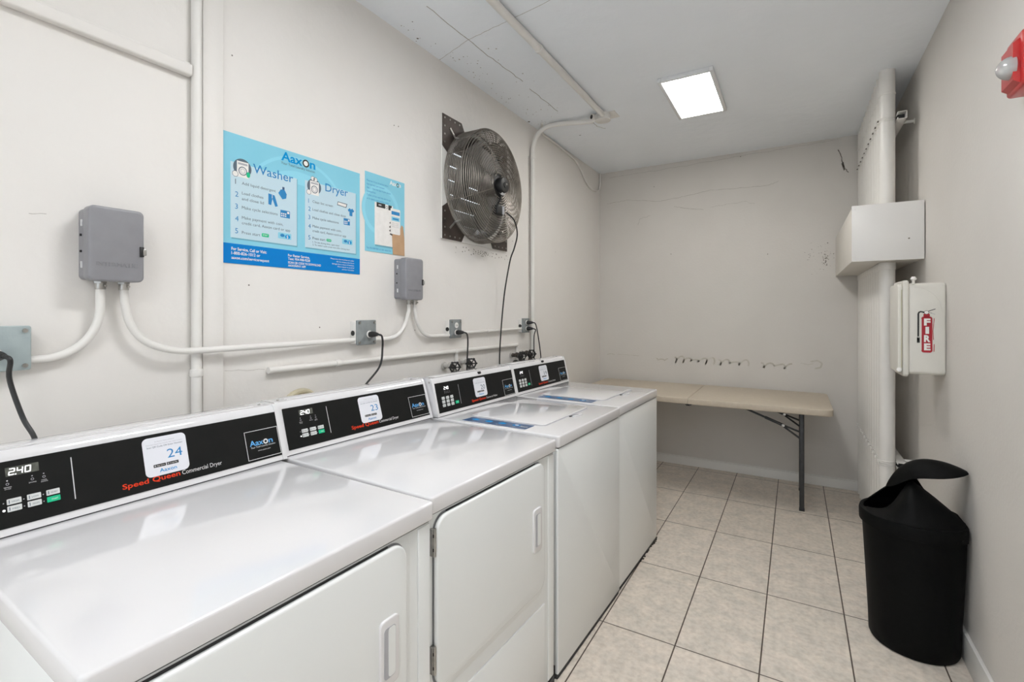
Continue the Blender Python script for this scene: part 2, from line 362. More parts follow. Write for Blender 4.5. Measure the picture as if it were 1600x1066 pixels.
# ================================================================ dryers and washers
def machine(kind, number, loc, rz, label, width, front, price, cw):
    dr = kind == 'dryer'; w = width
    t = thing('commercial_'+kind, label, kind if dr else 'washing machine', loc, rz, 'laundry machines in a row')
    xt = -.055 if dr else -.040; ZT, ZC = .929, 1.10
    bk = -.12 if dr else -.10
    fx = front-.012
    # cabinet
    b = MB(); b.box((bk-.02, .006, .045), (fx, w-.006, ZT-.047), enamel_front, .006, 3); b.build('cabinet', t)
    b = MB(); b.box((bk+.02, .004, 0.0), (fx+.004, w-.004, .046), seamm, .002); b.build('base', t)  # dark block stands in for the shadow of the toe gap
    # top with a rolled front lip
    b = MB(); b.rbox((bk-.02, .001, ZT-.045), (front, w-.001, ZT), enamel, 2, .012, .006, 5); b.box((bk, .012, ZT-.050), (front-.010, w-.012, ZT-.044), seamm); b.build('top_panel', t)
    wb = w; w = cw                          # the console is a touch wider than the cabinet
    # console
    b = MB()
    prof = [(0, ZT+.003), (xt*.92, ZC-.016), (xt*1.0-.002, ZC-.006), (xt-.010, ZC), (bk-.02, ZC), (bk-.02, ZT+.003)]
    b.prism(prof, 1, .002, w-.002, enamel)
    b.prism([(-.0005, ZT-.001), (-.004, ZT+.005), (bk-.01, ZT+.005), (bk-.01, ZT-.001)], 1, .004, w-.004, seamm)
    b.box((bk-.019, .06, ZC-.001), (xt-.03, w-.06, ZC+.0015), enamel, .0007)
    for y in (.035, w-.035): b.cyl((bk+.022, y, ZC), (bk+.022, y, ZC+.0025), .0045, steel, 10)
    co = b.build('console', t, ang=30)
    for y0, y1 in ((.0005, .014), (w-.014, w-.0005)):
        b = MB(); b.prism([(p[0]+.003 if i < 4 else p[0], p[1]+(.002 if 2 <= i <= 4 else 0)) for i, p in enumerate(prof)], 1, y0, y1, enamel)
        b.build('console_end_cap', t)
    w = wb
    u = Vector((0, 1, 0)); v = Vector((xt, 0, ZC-ZT)).normalized()
    O = Vector((0, 0, ZT)); nrm = u.cross(v)
    L0 = .014 if not dr else .015; PW = .678 if dr else .651; p0 = .018 if dr else .014
    ar = Art(O, u, v, .0022)
    ar.rect(p0, L0+.003, p0+PW, .1525 if not dr else .157, blackp, .0022, .002, .0012)
    s = .283-.267-.0  # faceplate art is laid out from the plate's left edge
    X0 = p0-.001
    k = .0026
    vx = .166 if dr else .165
    ar.rect(X0+vx, .043 if dr else .038, X0+vx+.0017, .139 if dr else .130, whitei if dr else greyl, k)
    nx, ny = X0+(.256 if dr else .250), (.036 if dr else .031)
    ar.text('Speed Queen', nx, ny, .0125 if dr else .0115, redi, .128 if dr else .118, .016, k)
    ar.text('Commercial '+('Dryer' if dr else 'Washer'), nx+(.133 if dr else .122), ny, .0115 if dr else .010, whitei, .103 if dr else .100, 0, k)
    if dr:
        for x, tx in ((.060, 'REMAIN\nCYCLE'), (.099, 'DRYING'), (.118, 'COOL\nDOWN')):
            ar.disc(X0+x, .1155, .0012, whitei if x < .07 else greyl, k)
            for i, ln in enumerate(tx.split('\n')): ar.text(ln, X0+x, .1005-i*.0035, .0024, whitei, None, 0, k, 'C')
            ar.annulus(X0+x, .1085, .0022, .0008, greyl, k)
    else:
        for i in range(4):
            ar.disc(X0+.062+i*.011, .1085, .0012, greyl, k); ar.text(('WASH', 'RINSE', 'SPIN', 'LID')[i], X0+.062+i*.011, .1015, .0022, greyl, .008, 0, k, 'C')
    if dr:
        for c in range(3):
            for r in range(2): ar.disc(X0+.0515+c*.0312, .0700-r*.0150, .0011 if not (r == 1 and c == 0) else .0022, greyl if not (r == 1 and c == 0) else digit, .0028)
    else:
        for r in range(3):
            for c in range(3): ar.disc(X0+.030+c*.0305, .0805-r*.0165, .0009, greyl, .0028)
    pn = ar.build('control_panel', t)
    # display
    ar = Art(O, u, v, .0034)
    if dr:
        ar.rect(X0+.058, .1237, X0+.111, .1430, dispm, .0030, .0006, .0006)
    else: ar.rect(X0+.052, .1165, X0+.11, .136, dispm if False else blackp, .0030, .0006, .0006)
    def seg(ch, x, y, W_, H_):
        on = {'2': 'abged', '4': 'fgbc', '0': 'abcdef', '1': 'bc', '.': ''}[ch]; q = W_*.20
        S_ = {'a': ((x, y+H_), (x+W_, y+H_)), 'b': ((x+W_, y+H_), (x+W_, y+H_/2)), 'c': ((x+W_, y+H_/2), (x+W_, y)), 'd': ((x, y), (x+W_, y)), 'e': ((x, y), (x, y+H_/2)), 'f': ((x, y+H_/2), (x, y+H_)), 'g': ((x, y+H_/2), (x+W_, y+H_/2))}
        sh = lambda p: (p[0]+(p[1]-y)*.12, p[1])
        for c in on: ar.line([sh(S_[c][0]), sh(S_[c][1])], q, digit, .0036)
    dx, dy, dw, dh = (X0+.063, .1268, .0082, .0125) if dr else (X0+.058, .1185, .0075, .0125)
    for i, ch in enumerate(price):
        seg(ch, dx+i*dw*1.55, dy, dw, dh)
    ar.disc(dx+dw*1.30, dy-.0003, .0011, digit, .0036)
    ar.build('display', pn)
    # keys
    def key(x, y, kw, kh, m, txt=None, icon=True):
        a = Art(O, u, v, .0050); a.rect(x, y-kh, x+kw, y, m, .0046, .0014, .0022)
        if txt: a.text(txt, x+kw*.58, y-kh*.68, kh*.30, greyi if m is keym else whited, kw*.5, 0, .0049, 'C')
        if icon and m is keym: a.rect(x+kw*.12, y-kh*.8, x+kw*.18, y-kh*.2, greyi, .0049)
        a.build('key', pn)
    if dr:
        for r, row in enumerate((('HIGH', 'LOW', 'NO HEAT'), ('MED', 'DELICATE', 'START'))):
            for c, tx in enumerate(row):
                g = tx == 'START'
                key(X0+.0565+c*.0312, .0768-r*.0150, .0222, .0118, greenk if g else keym, tx)
    else:
        n = 0
        for r in range(3):
            for c in range(3): key(X0+.034+c*.0305, .0870-r*.0165, .0185, .0130, keym, ('HOT', 'WARM', 'COLD')[r], False)
        key(X0+.127, .0560, .0215, .0130, greenk, 'START')
    # number sticker (its QR code is left out)
    ar = Art(O, u, v, .0036); sx, sw = X0+(.307 if dr else .285), .102
    ar.rect(sx, .048, sx+sw, .148 if dr else .142, stick, .0034, .0125, .0008)
    h = .0037; top = .148 if dr else .142
    ar.text('For Payment Options & Refunds', sx+sw*.5, top-.013, .0030, greyl, .046, 0, h, 'C')
    ar.text('Download Aaxon Pay Laundry App, Select Location', sx+sw*.5, top-.0195, .0028, greyl, .086, 0, h, 'C')
    ar.text('Scan QR Code OR Enter Number', sx+sw*.5, top-.027, .0042, greyi, .084, 0, h, 'C')
    ar.text(number, sx+sw*.52, top-.060, .0240, bluei if dr else greyi, .036, 0, h)
    for i, tx in enumerate(('App Store', 'Google Play')):
        a = sx+.019+i*.030; ar.rect(a, .0700, a+.028, .0775, blackd, h, .001); ar.text(tx, a+.007, .0725, .0030, whited, .018, 0, h+.0002); ar.rect(a+.002, .0718, a+.0052, .0757, greyl, h+.0002)
    ar.text('Aaxon', sx+sw*.5, .0560, .0095, cyani if number != '23' else bluei, .040, .01, h, 'C')
    ar.build('number_sticker', t)
    # service company square
    ar = Art(O, u, v, .0036); ax = X0+(.566 if dr else .540); aw = .108; ay0 = .0235 if dr else .019; ay1 = .112 if dr else .106
    ar.rect(ax, ay0, ax+aw, ay1, blackp, .0030, .001, .0006); ar.frame(ax+.001, ay0+.001, ax+aw-.001, ay1-.001, .0014, whitei, .0034)
    ar.text('Aax', ax+.012, ay0+.042, .0165, logo_b, .043, .018, .0034); ar.text('n', ax+.072, ay0+.042, .0165, logo_b, .0135, .018, .0034)
    ar.annulus(ax+.0625, ay0+.0485, .0058, .0040, whitei, .0036)
    ar.text('Your Total Laundry Solution', ax+.014, ay0+.0345, .0050, whitei, .078, 0, .0034)
    ar.text('www.aaxon.com', ax+.034, ay0+.0235, .0042, whitei, .040, 0, .0034)
    ar.build('company_sticker', t)
    if dr:
        y0, y1, z0, z1 = .020, .592, .425, .872
        b = MB(); b.rbox((fx-.001, y0-.003, z0-.003), (fx+.0012, y1+.003, z1+.003), seamg, 0, .043, 0, 8)
        b.rbox((fx-.001, y0-.022, z0-.030), (fx+.0008, y1+.022, z1+.018), enamel_front, 0, .050, .0004, 8); b.box((fx+.001, y0+.05, z1-.002), (fx+.003, y1-.05, z1+.0025), seamm); b.build('door_surround', t)
        b = MB(); b.rbox((fx+.001, y0, z0), (fx+.016, y1, z1), enamel_front, 0, .042, .006, 8); d = b.build('door', t)
        hy, hz0, hz1 = y1-.088, .575, .725
        b = MB(); X_ = fx+.016                     # raised scoop: rim, recess and grip
        b.rbox((X_-.004, hy, hz0), (X_+.0055, hy+.056, hz1), enamel, 0, .012, .003, 5)
        b.rbox((X_, hy+.010, hz0+.020), (X_+.0062, hy+.044, hz1-.018), greyl, 0, .008, 0, 5)
        b.rbox((X_, hy+.022, hz0+.022), (X_+.0068, hy+.043, hz1-.020), enamel_front, 0, .007, 0, 5)
        b.build('door_handle', d)
        for z in (.812, .510):
            b = MB(); b.box((fx, .006, z-.035), (fx+.012, .016, z+.035), steel, .002)
            b.cyl((fx+.013, .013, z-.036), (fx+.013, .013, z+.036), .0042, steel, 10)
            for q in (-.018, .018): b.cyl((fx+.010, .013, z+q-.004), (fx+.010, .013, z+q+.004), .0062, blackd, 8)
            b.build('hinge', t)
        b = MB(); b.box((fx-.002, .008, .060), (fx+.004, w-.075, .352), enamel_front, .004, 3); b.build('lower_panel', t)
        b = MB(); b.box((fx-.002, w-.050, .052), (fx+.0035, w-.008, ZT-.055), enamel_front, .003, 3); b.build('side_trim', t)
    else:
        # front panel with rolled edges, lid, instruction strip, lock
        b = MB(); b.rbox((fx-.006, .001, .020), (fx+.008, w-.001, ZT-.050), enamel_front, 0, .004, .004, 4); b.build('front_panel', t)
        b = MB(); b.rbox((.085, .115, ZT-.001), (front-.125, w-.090, ZT+.0012), greyl, 2, .030, 0, 8); b.rbox((.088, .118, ZT), (front-.128, w-.093, ZT+.0055), enamel, 2, .028, .0025, 8)
        ld = b.build('lid', t)
        b = MB(); b.cyl((front-.118, w-.335, ZT+.0005), (front-.098, w-.285, ZT+.0025), .0045, seamm, 8); b.cyl((front-.106, w-.33, ZT+.002), (front-.086, w-.275, ZT+.004), .004, enamel, 8); b.build('lid_latch', t)
        ar = Art((0, 0, ZT), (1, 0, 0), (0, 1, 0), .0012)
        x0, x1, ya, yb = .118, .440, .026, .104
        ar.rect(x0-.002, ya-.002, x1+.002, yb+.002, stick, .0008); ar.rect(x0, ya, x1, yb, navyi, .0012)
        for i in range(4):
            q = x0+.045+i*.070; ar.disc(q, ya+.042, .019, bluei, .0016, .014); ar.disc(q, ya+.046, .009, whitei if i == 3 else cyani, .0020, .006)
            ar.text(('SORT', 'ADD SOAP', 'CHOOSE', 'START')[i], q, ya+.012, .006, whitei, .030, 0, .0016, 'C')
        ar.text('Aaxon', x1-.045, ya+.028, .016, whitei, .038, .02, .0020)
        ar.build('instruction_strip', t)
        b = MB(); b.cyl((xt-.006, w*.535, ZC-.010), (xt*1.0+.012, w*.535, ZC-.006), .0068, black, 14); b.build('console_plug', t)
        for z in (ZT+.035, ZT+.155): b = MB(); b.cyl((bk+.05, .001, z), (bk+.05, -.0012, z), .005, steel, 10); b.build('screw', t)
    return t
rd = math.radians
machine('dryer', '24', (-1.425, .267, 0), rd(-1.3), 'white dryer nearest the camera with number 24 sticker on its console', .692, .632, '240', .706)
machine('dryer', '23', (-1.430, .979, 0), rd(-2.5), 'white dryer with number 23 sticker, between dryer 24 and the washers', .688, .634, '240', .706)
machine('washer', '20', (-1.378, 1.692, 0), rd(-2.0), 'white top-load washer with number 20 sticker, next to dryer 23', .676, .605, '240', .676)
machine('washer', '19', (-1.357, 2.371, 0), rd(-2.0), 'white top-load washer at the far end of the row, beside the folding table', .674, .602, '240', .676)
b = MB()
for k in range(34):
    y = 2.62+random.random()**.7*.42; x = -.757+(y-2.62)*.03+random.uniform(-.008, .006)
    b.box((x, y, .0002), (x+random.uniform(.004, .012), y+random.uniform(.006, .025), random.uniform(.002, .005)), grime, .001, 1)
tag(b.build('floor_dirt'), 'black crumbs of dirt along the floor at the foot of the washers', 'dirt', kind='stuff')

# ================================================================ posters
t = thing('instruction_poster', 'large blue washer and dryer instruction poster on the left wall', 'poster', (XL, .928, 1.573))
ar = Art((0, 0, 0), (0, 1, 0), (0, 0, 1)); PW, PH = .604, .456
ar.rect(0, 0, PW, PH, post_bg, .0020, 0, .0018); h = .0024
ar.annulus(.300, .20, .235, .012, post_lt, .0022, .15*PI, .95*PI); ar.annulus(.300, .17, .19, .05, post_lt, .0022, .1*PI, .9*PI)
ar.rect(0, 0, PW, .070, post_band, h)
for x0, x1, y1 in ((.025, .284, .358), (.321, .580, .362)):
    ar.rect(x0+.004, .086, x1+.003, y1-.004, post_sh, h); ar.rect(x0, .091, x1, y1-.002, post_card, h+.0003)
h = .0030
ar.text('Aax', .217, .413, .035, cyani, .092, .022, h); ar.text('n', .343, .413, .035, cyani, .026, .022, h)
ar.annulus(.325, .4265, .0125, .0055, blackd, h); ar.disc(.325, .4265, .0098, whited, h)
ar.text('Your Total Laundry Solution', .217, .398, .0095, greyi, .150, 0, h)
ar.text('Washer', .106, .336, .034, bluei, .162, .005, h); ar.text('Dryer', .418, .337, .034, bluei, .118, .005, h)
def mach_icon(x, y):
    ar.disc(x, y+.004, .033, greyi, h, .032); ar.rect(x-.020, y-.030, x+.022, y+.026, whited, h+.0003); ar.rect(x-.016, y+.014, x+.018, y+.021, greyl, h+.0005)
    ar.annulus(x+.001, y-.007, .014, .003, greyi, h+.0005); ar.annulus(x+.001, y-.007, .008, .002, greyl, h+.0005)
    ar.disc(x-.026, y-.022, .010, whited, h+.0006); ar.annulus(x-.026, y-.022, .010, .0015, greyi, h+.0008)
mach_icon(.067, .338); mach_icon(.364, .338)
ar.disc(.088, .322, .007, greenk, .0037, .010)
for x, y in ((.369, .372), (.357, .374)): ar.disc(x, y, .010, whited, .0036, .008); ar.annulus(x, y, .009, .0012, greyi, .0039)
for i, yy in enumerate((.280, .236, .193, .150, .107)): ar.text(str(i+1), .041, yy, .019, greyi if i < 1 else bluei, None, 0, h)
g = lambda s_, x, y, w_, hh=.0105: ar.text(s_, x, y, hh, greyi, w_, 0, h)
g('Add liquid detergent', .065, .283, .130); g('Load clothes', .065, .248, .080); g('and close lid', .065, .228, .082)
g('Make cycle selections', .065, .197, .137); g('Make payment with coin,', .065, .161, .160); g('credit card, Aaxon card or app', .065, .142, .190); g('Press start', .065, .108, .068)
ar.rect(.139, .108, .167, .121, greenk, h, .004); ar.text('START', .143, .112, .006, whited, .020, 0, h+.0003)
# bottle, jeans, keypad, coins
ar.poly([(.205, .283), (.215, .298), (.222, .300), (.230, .301), (.240, .285), (.238, .268), (.222, .262)], bluei, h); ar.rect(.222, .299, .231, .310, navyi, h)
ar.poly([(.165, .273), (.190, .270), (.203, .232), (.193, .228), (.181, .256), (.176, .231), (.165, .233)], bluei, h); ar.line([(.180, .27), (.180, .257)], .002, whited, h+.0004)
def keypad(x, y, s_=1):
    ar.rect(x-.020*s_, y-.014, x+.020*s_, y+.014, bluei, h, .001)
    for i in range(3):
        for j in range(2): ar.rect(x-.017*s_+i*.008*s_, y-.010+j*.008, x-.012*s_+i*.008*s_, y-.005+j*.008, whited, h+.0004)
    ar.rect(x+.008*s_, y+.003, x+.017*s_, y+.011, whited, h+.0004)
keypad(.234, .207); keypad(.530, .226, .85)
def coins(x, y):
    ar.rect(x-.030, y-.013, x+.026, y+.010, post_bg, h, .003); ar.disc(x-.012, y, .009, bluei, h+.0004, .006); ar.disc(x+.010, y-.003, .011, cyani, h+.0004, .008); ar.text('$', x+.005, y-.009, .012, whited, None, 0, h+.0007)
coins(.234, .124); coins(.535, .140)
for i, yy in enumerate((.272, .240, .206, .170, .124)): ar.text(str(i+1), .336, yy, .018, bluei, None, 0, h)
g('Clean lint screen', .356, .276, .100); g('Load clothes and close door', .356, .244, .170); g('Make cycle selections', .356, .210, .130)
g('Make payment with coin,', .356, .176, .145); g('credit card, Aaxon card or app', .356, .157, .170); g('Press start', .356, .127, .062)
ar.rect(.424, .127, .448, .138, greenk, h, .004); ar.text('START', .427, .130, .005, whited, .018, 0, h+.0003)
g('1. To see drying time, open door', .356, .113, .135, .007); g('2. To restart cycle: press start after closing door', .356, .102, .190, .007)
ar.poly([(.478, .290), (.527, .286), (.533, .304), (.482, .306)], greyi, h); ar.poly([(.481, .293), (.524, .289), (.528, .301), (.484, .303)], whited, h+.0004)
ar.poly([(.535, .280), (.546, .289), (.553, .284), (.560, .289), (.571, .280), (.565, .272), (.561, .275), (.561, .255), (.545, .255), (.545, .275), (.541, .272)], bluei, h)
wt = lambda s_, x, y, w_, hh, bo=0: ar.text(s_, x, y, hh, whited, w_, bo, h)
wt('For Service, Call or Visit:', .028, .047, .130, .0105, .02); wt('1-800-826-1012 or', .028, .032, .105, .0105, .015); wt('aaxon.com/servicerequest', .028, .016, .140, .0100, .015)
wt('For Faster Service,', .246, .046, .096, .0095, .02); wt('Text: 954-908-9228', .246, .033, .098, .0095, .015)
wt('SCAN QR CODE TO DOWNLOAD', .246, .019, .150, .0085, .025); wt('AAXONPAY APP', .246, .007, .078, .0085, .025)
for i, s_ in enumerate(('Please note that machines are under', 'after hour emergency, please be sure', 'damages due to misuse of machines', 'When in doubt do not use and call')):
    ar.text(s_, .570, .055-i*.0105, .0058, whited, (.125, .095, .118, .090)[i], 0, h, 'R')
ar.text('and their instructions', .570, .013, .0058, whited, .066, 0, h, 'R')
ar.build('printed_sheet', t)

t = thing('app_poster', 'small blue poster showing a hand holding a phone, right of the instruction poster', 'poster', (XL, 1.563, 1.685))
ar = Art((0, 0, 0), (0, 1, 0), (0, 0, 1)); h = .0024
ar.rect(0, 0, .258, .366, post_bg, .0020, 0, .0018)
ar.annulus(.10, .20, .11, .02, post_lt, .0022)
ar.text('Aax', .155, .338, .020, whited, .048, .03, h); ar.text('n', .217, .338, .020, whited, .014, .03, h); ar.annulus(.210, .345, .008, .0035, blackd, h)
for i, (s_, w_) in enumerate((('Please be in front of machine before', .135), ('App Users and Coin Customers', .110), ('Step 1:  Open the app on your phone', .150), ('Download here', .055), ('Contact us if you need help with the app', .150), ('or to register a new machine number', .140))):
    ar.text(s_, .010, .322-i*.0165, .0085, bluei, w_, 0, h)
ar.rect(.058, .035, .176, .215, whited, h); ar.rect(.062, .028, .180, .036, post_sh, h)
ar.rect(.058, .205, .176, .235, whited, h+.0002); ar.rect(.070, .214, .125, .236, blackd, h+.0005); ar.rect(.146, .212, .168, .235, blackd, h+.0005); ar.rect(.082, .222, .100, .229, greyl, h+.0008); ar.annulus(.135, .222, .006, .002, greyi, h+.0006)
ar.poly([(.176, 0.0), (.258, 0.0), (.256, .09), (.248, .145), (.236, .152), (.225, .130), (.205, .118), (.170, .096)], skin, h+.0006)
for a in ((.152, .150), (.150, .130), (.150, .112), (.154, .096)): ar.poly([(a[0], a[1]), (a[0]+.010, a[1]+.010), (a[0]+.020, a[1]+.006), (a[0]+.018, a[1]-.006)], brownp, h+.0008)
ar.rect(.160, .100, .226, .225, whited, h+.0010, .006); ar.rect(.166, .195, .222, .212, bluei, h+.0013); ar.rect(.166, .165, .222, .185, post_bg, h+.0013); ar.rect(.174, .171, .214, .179, bluei, h+.0016)
for i in range(3): ar.text('Select a cycle', .170, .152-i*.009, .0055, greyl, .045, 0, h+.0013)
ar.text('Text 954-908-9228  or  visit  aaxon.com', .008, .012, .008, bluei, .155, 0, h)
ar.build('printed_sheet', t)

# ================================================================ grey electrical boxes
def disconnect(name, label, y0, y1, z0, z1, x1, scale, conns):
    t = thing(name, label, 'electrical box', (XL, (y0+y1)/2, z0))
    w = (y1-y0)/2; H_ = z1-z0; D = x1-XL
    b = MB(); b.rbox((0, -w+.004, .004), (D*.55, w-.004, H_-.004), boxgrey, 0, .012, .002, 5)
    for z in (.22*H_, .78*H_): b.box((D*.25, -w+.001, z-.009), (D*.33, -w+.006, z+.009), whitei, .001)
    for z in (.40*H_, .62*H_): b.box((D*.2, -w+.001, z-.003), (D*.27, -w+.006, z+.003), blackd)
    b.build('enclosure', t)
    b = MB(); b.rbox((D*.50, -w, 0), (D, w, H_), boxgrey, 0, .014, .006, 5)
    b.build('cover', t)
    ar = Art((D, -w, 0), (0, 1, 0), (0, 0, 1), .0006)
    ar.text('INTERMATIC', w*2*.13, H_*.20, H_*.055, boxgrey, w*2*.74, .0, .0004, ext=.0008); ar.build('embossed_name', t)
    b = MB(); b.box((D-.006, w-.012, H_*.36), (D+.004, w-.002, H_*.50), blackd, .001); b.box((D-.002, w-.006, H_*.38), (D+.008, w+.003, H_*.47), steel, .002); b.build('latch', t)
    for y in conns:
        yy = y-(y0+y1)/2
        b = MB(); b.cyl((.032, yy, -.022), (.032, yy, .006), .0125, steel, 16, bev=.002); b.cyl((.032, yy, -.005), (.032, yy, .002), .0155, steel, 6)
        b.cyl((.030, yy+.006, -.012), (.050, yy+.006, -.012), .0035, steel, 8); b.build('conduit_connector', t)
    return t
disconnect('switch_box', 'grey metal switch box left of the large blue poster', .537, .664, 1.487, 1.690, XL+.080, 1, (.578, .632))
disconnect('switch_box', 'grey metal switch box below the small phone poster', 1.746, 1.872, 1.464, 1.669, XL+.082, 1, (1.822, 1.862))

def outlet(label, y0, y1, z0, z1, m, D=.045, socks=((.5, .35),), side=False, back=.02):
    t = thing('outlet_box', label, 'electrical outlet', (XL, y0, z0))
    w = y1-y0; H_ = z1-z0
    b = MB(); b.box((0, -.003 if side else .006, .006), (D-.010, w-.006, H_-.006), trimp if side else m, .003, 3)
    if side: b.cyl((D*.42, -.002, H_*.48), (D*.42, -.0045, H_*.48), .0115, black, 18)
    b.build('back_box', t)
    b = MB(); b.rbox((D-.012, 0, 0), (D, w, H_), m, 0, .006, .003, 4)
    for y in (.012, w-.012):
        for z in (.012, H_-.012): b.cyl((D-.001, y, z), (D+.004, y, z), .0055, steel, 8)
    b.build('cover_plate', t)
    for y, z in socks:
        b = MB(); b.cyl((D, w*y, H_*z), (D+.004, w*y, H_*z), .0165, whited, 20, bev=.001)
        for q in (-.005, .005): b.box((D+.0035, w*y+q-.001, H_*z-.004), (D+.0045, w*y+q+.001, H_*z+.004), blackd)
        b.build('socket', t)
    return (XL+D, y0, z0, w, H_)
outlet('blue-grey outlet box at the left edge with the cord of dryer 24', .318, .436, 1.257, 1.368, covblue, .040, ((.44, .36),), back=.0)
outlet('grey outlet box left of the far switch box, white side with round black hole', 1.482, 1.593, 1.257, 1.368, covgrey, .042, ((.62, .42),), True)
outlet('grey outlet box right of the far switch box with one free white socket', 2.155, 2.258, 1.257, 1.363, covgrey, .036, ((.5, .30), (.5, .68)), True)
outlet('grey outlet box at the far wall conduit with two plugs in it', 2.985, 3.085, 1.258, 1.361, covgrey, .036, ((.55, .28), (.55, .70)), True)

def spline(K, n=6):
    K = [Vector(k) for k in K]; K = [K[0]*2-K[1]]+K+[K[-1]*2-K[-2]]; out = []
    for i in range(1, len(K)-2):
        a, b_, c, d = K[i-1:i+3]
        for j in range(n):
            t = j/n; out.append(.5*((2*b_)+(c-a)*t+(2*a-5*b_+4*c-d)*t*t+(3*b_-a-3*c+d)*t**3))
    return out+[K[-2]]
def cord(label, plug, pts, r=.0045, cat='power cord', side=-1):
    t = thing('power_cord', label, cat, plug)
    P = Vector(plug)
    b = MB(); b.tube([(0.001, 0, 0), (.012, 0, 0), (.030, .002, .001), (.044, .006, .001)], [.013, .014, .011, .0065], black, 14); b.build('plug', t)
    pp = [Vector(p)-P for p in pts]
    q = spline([Vector((.034, .004, .001)), Vector((.048, .006, .000)), Vector((.062, .012, -.010))]+pp)
    b = MB(); b.tube(q, r, black, 8); b.build('cable', t)
cord('black cord of dryer 24 hanging from the left-edge outlet box', (XL+.044, .370, 1.297), [(-1.608, .385, 1.24), (-1.590, .403, 1.15), (-1.570, .418, 1.102), (-1.565, .43, 1.04)], .0052)
cord('black cord running down from the plug behind dryer 23', (XL+.046, 1.552, 1.303), [(-1.615, 1.592, 1.24), (-1.60, 1.56, 1.16), (-1.575, 1.44, 1.08), (-1.57, 1.38, 1.0)], .0045)
cord('black cord hanging behind washer 20 from the half-free outlet box', (XL+.040, 2.207, 1.289), [(-1.62, 2.262, 1.23), (-1.62, 2.255, 1.13), (-1.62, 2.25, 1.0)], .0042)
cord('upper black cord of the far outlet box, longer and further right', (XL+.040, 3.040, 1.330), [(-1.62, 3.13, 1.26), (-1.615, 3.165, 1.12), (-1.61, 3.175, 1.0)], .0042)
cord('lower black cord of the far outlet box, hanging closer to the wall conduit', (XL+.040, 3.040, 1.287), [(-1.635, 3.105, 1.23), (-1.635, 3.105, 1.12), (-1.63, 3.105, .98)], .0040)

# ================================================================ conduits on the left wall
def pipe(name, label, pts, r, m=pipep, cat='conduit', straps=(), group=None, n=14):
    t = thing(name, label, cat, pts[0], 0, group); P = Vector(pts[0])
    b = MB(); b.tube([Vector(p)-P for p in pts], r, m, n); b.build('tube', t)
    for c, ax in straps:
        b = MB(); b.cyl(Vector(c)-P-Vector(ax)*.012, Vector(c)-P+Vector(ax)*.012, r*1.22, m, 14, bev=.002)
        b.build('coupling', t)
    return t
x = XL+.030; pr = .0105
pipe('curved_conduit', 'white conduit curving from the near switch box down to the left-edge outlet box',
     [(x+.002, .578, 1.47), (x+.002, .578, 1.43)]+bez((x+.002, .578, 1.42), (x, .578, 1.34), (x-.004, .53, 1.288), (XL+.02, .47, 1.281), 12)+[(XL+.02, .436, 1.280)], pr)
pipe('curved_conduit', 'white conduit curving right from the near switch box to the next outlet box',
     [(x+.002, .632, 1.47), (x+.002, .634, 1.43)]+bez((x+.002, .636, 1.42), (x+.004, .645, 1.33), (x+.012, .69, 1.287), (x+.0145, .80, 1.279), 12)+[(x+.0145, .87, 1.279), (x+.008, .99, 1.279), (XL+.022, 1.485, 1.280)], pr)
pipe('curved_conduit', 'white conduit curving left from the far switch box to the outlet box',
     [(x+.002, 1.822, 1.45), (x+.002, 1.820, 1.41)]+bez((x+.002, 1.816, 1.40), (x, 1.80, 1.33), (x-.003, 1.76, 1.278), (XL+.022, 1.68, 1.277), 12)+[(XL+.022, 1.593, 1.277)], .0100)
pipe('curved_conduit', 'white conduit curving right from the far switch box to the outlet box',
     [(x+.002, 1.862, 1.45), (x+.002, 1.864, 1.41)]+bez((x+.002, 1.868, 1.40), (x, 1.88, 1.33), (x-.003, 1.93, 1.278), (XL+.022, 2.01, 1.275), 12)+[(XL+.022, 2.157, 1.275)], .0100)
pipe('straight_conduit', 'thin white conduit joining the two far outlet boxes', [(XL+.02, 2.255, 1.283), (XL+.02, 2.989, 1.288)], .0092, straps=(((XL+.02, 2.56, 1.285), (0, 1, 0)),))
pipe('water_pipe', 'long white painted water pipe running level above the consoles', [(XL+.014, 1.085, 1.186), (XL+.014, 2.939, 1.176)], .0125, cat='pipe', straps=(((XL+.014, 1.40, 1.185), (0, 1, 0)), ((XL+.014, 2.236, 1.178), (0, 1, 0))))
pipe('water_pipe', 'short white branch pipe dropping to the near pair of valves', [(XL+.014, 2.238, 1.1655), (XL+.014, 2.238, .95)], .011, cat='pipe')
pipe('water_pipe', 'short white branch pipe dropping to the far pair of valves', [(XL+.014, 2.939, 1.1635), (XL+.014, 2.939, .95)], .011, cat='pipe')
pipe('riser_pipe', 'white painted riser pipe beside the boxed chase on the left wall', [(XL+.016, .836, 0), (XL+.016, .836, HC)], .0155, cat='pipe', straps=(((XL+.016, .836, 1.205), (0, 0, 1)),))
t = thing('cable_raceway', 'white raceway running level near the top of the left wall', 'raceway', (XL, YF, 2.162))
b = MB(); b.rbox((0, 0, 0), (.028, .818-YF, .037), wallp, 1, .006, .001, 3); b.box((0, 0, .037), (.012, .818-YF, .046), wallp, .002); b.build('cover', t)
pipe('wall_conduit', 'white conduit bending off the ceiling box down the left wall past the fan',
     [(-1.235, 3.245, 2.762), (-1.30, 3.235, 2.764), (-1.45, 3.21, 2.775)]+bez((-1.50, 3.20, 2.775), (-1.60, 3.18, 2.775), (-1.665, 3.165, 2.73), (XL+.022, 3.16, 2.60), 12)+[(XL+.022, 3.16, 2.0), (XL+.022, 3.165, .93)], .0165, straps=(((XL+.022, 3.16, 2.55), (0, 0, 1)),))
pipe('ceiling_conduit', 'thick white conduit running along the ceiling toward the small round box', [(-1.150, YF+.01, HC-.024), (-1.150, 3.20, HC-.024)], .019, straps=(((-1.150, 2.24, HC-.024), (0, 1, 0)),))
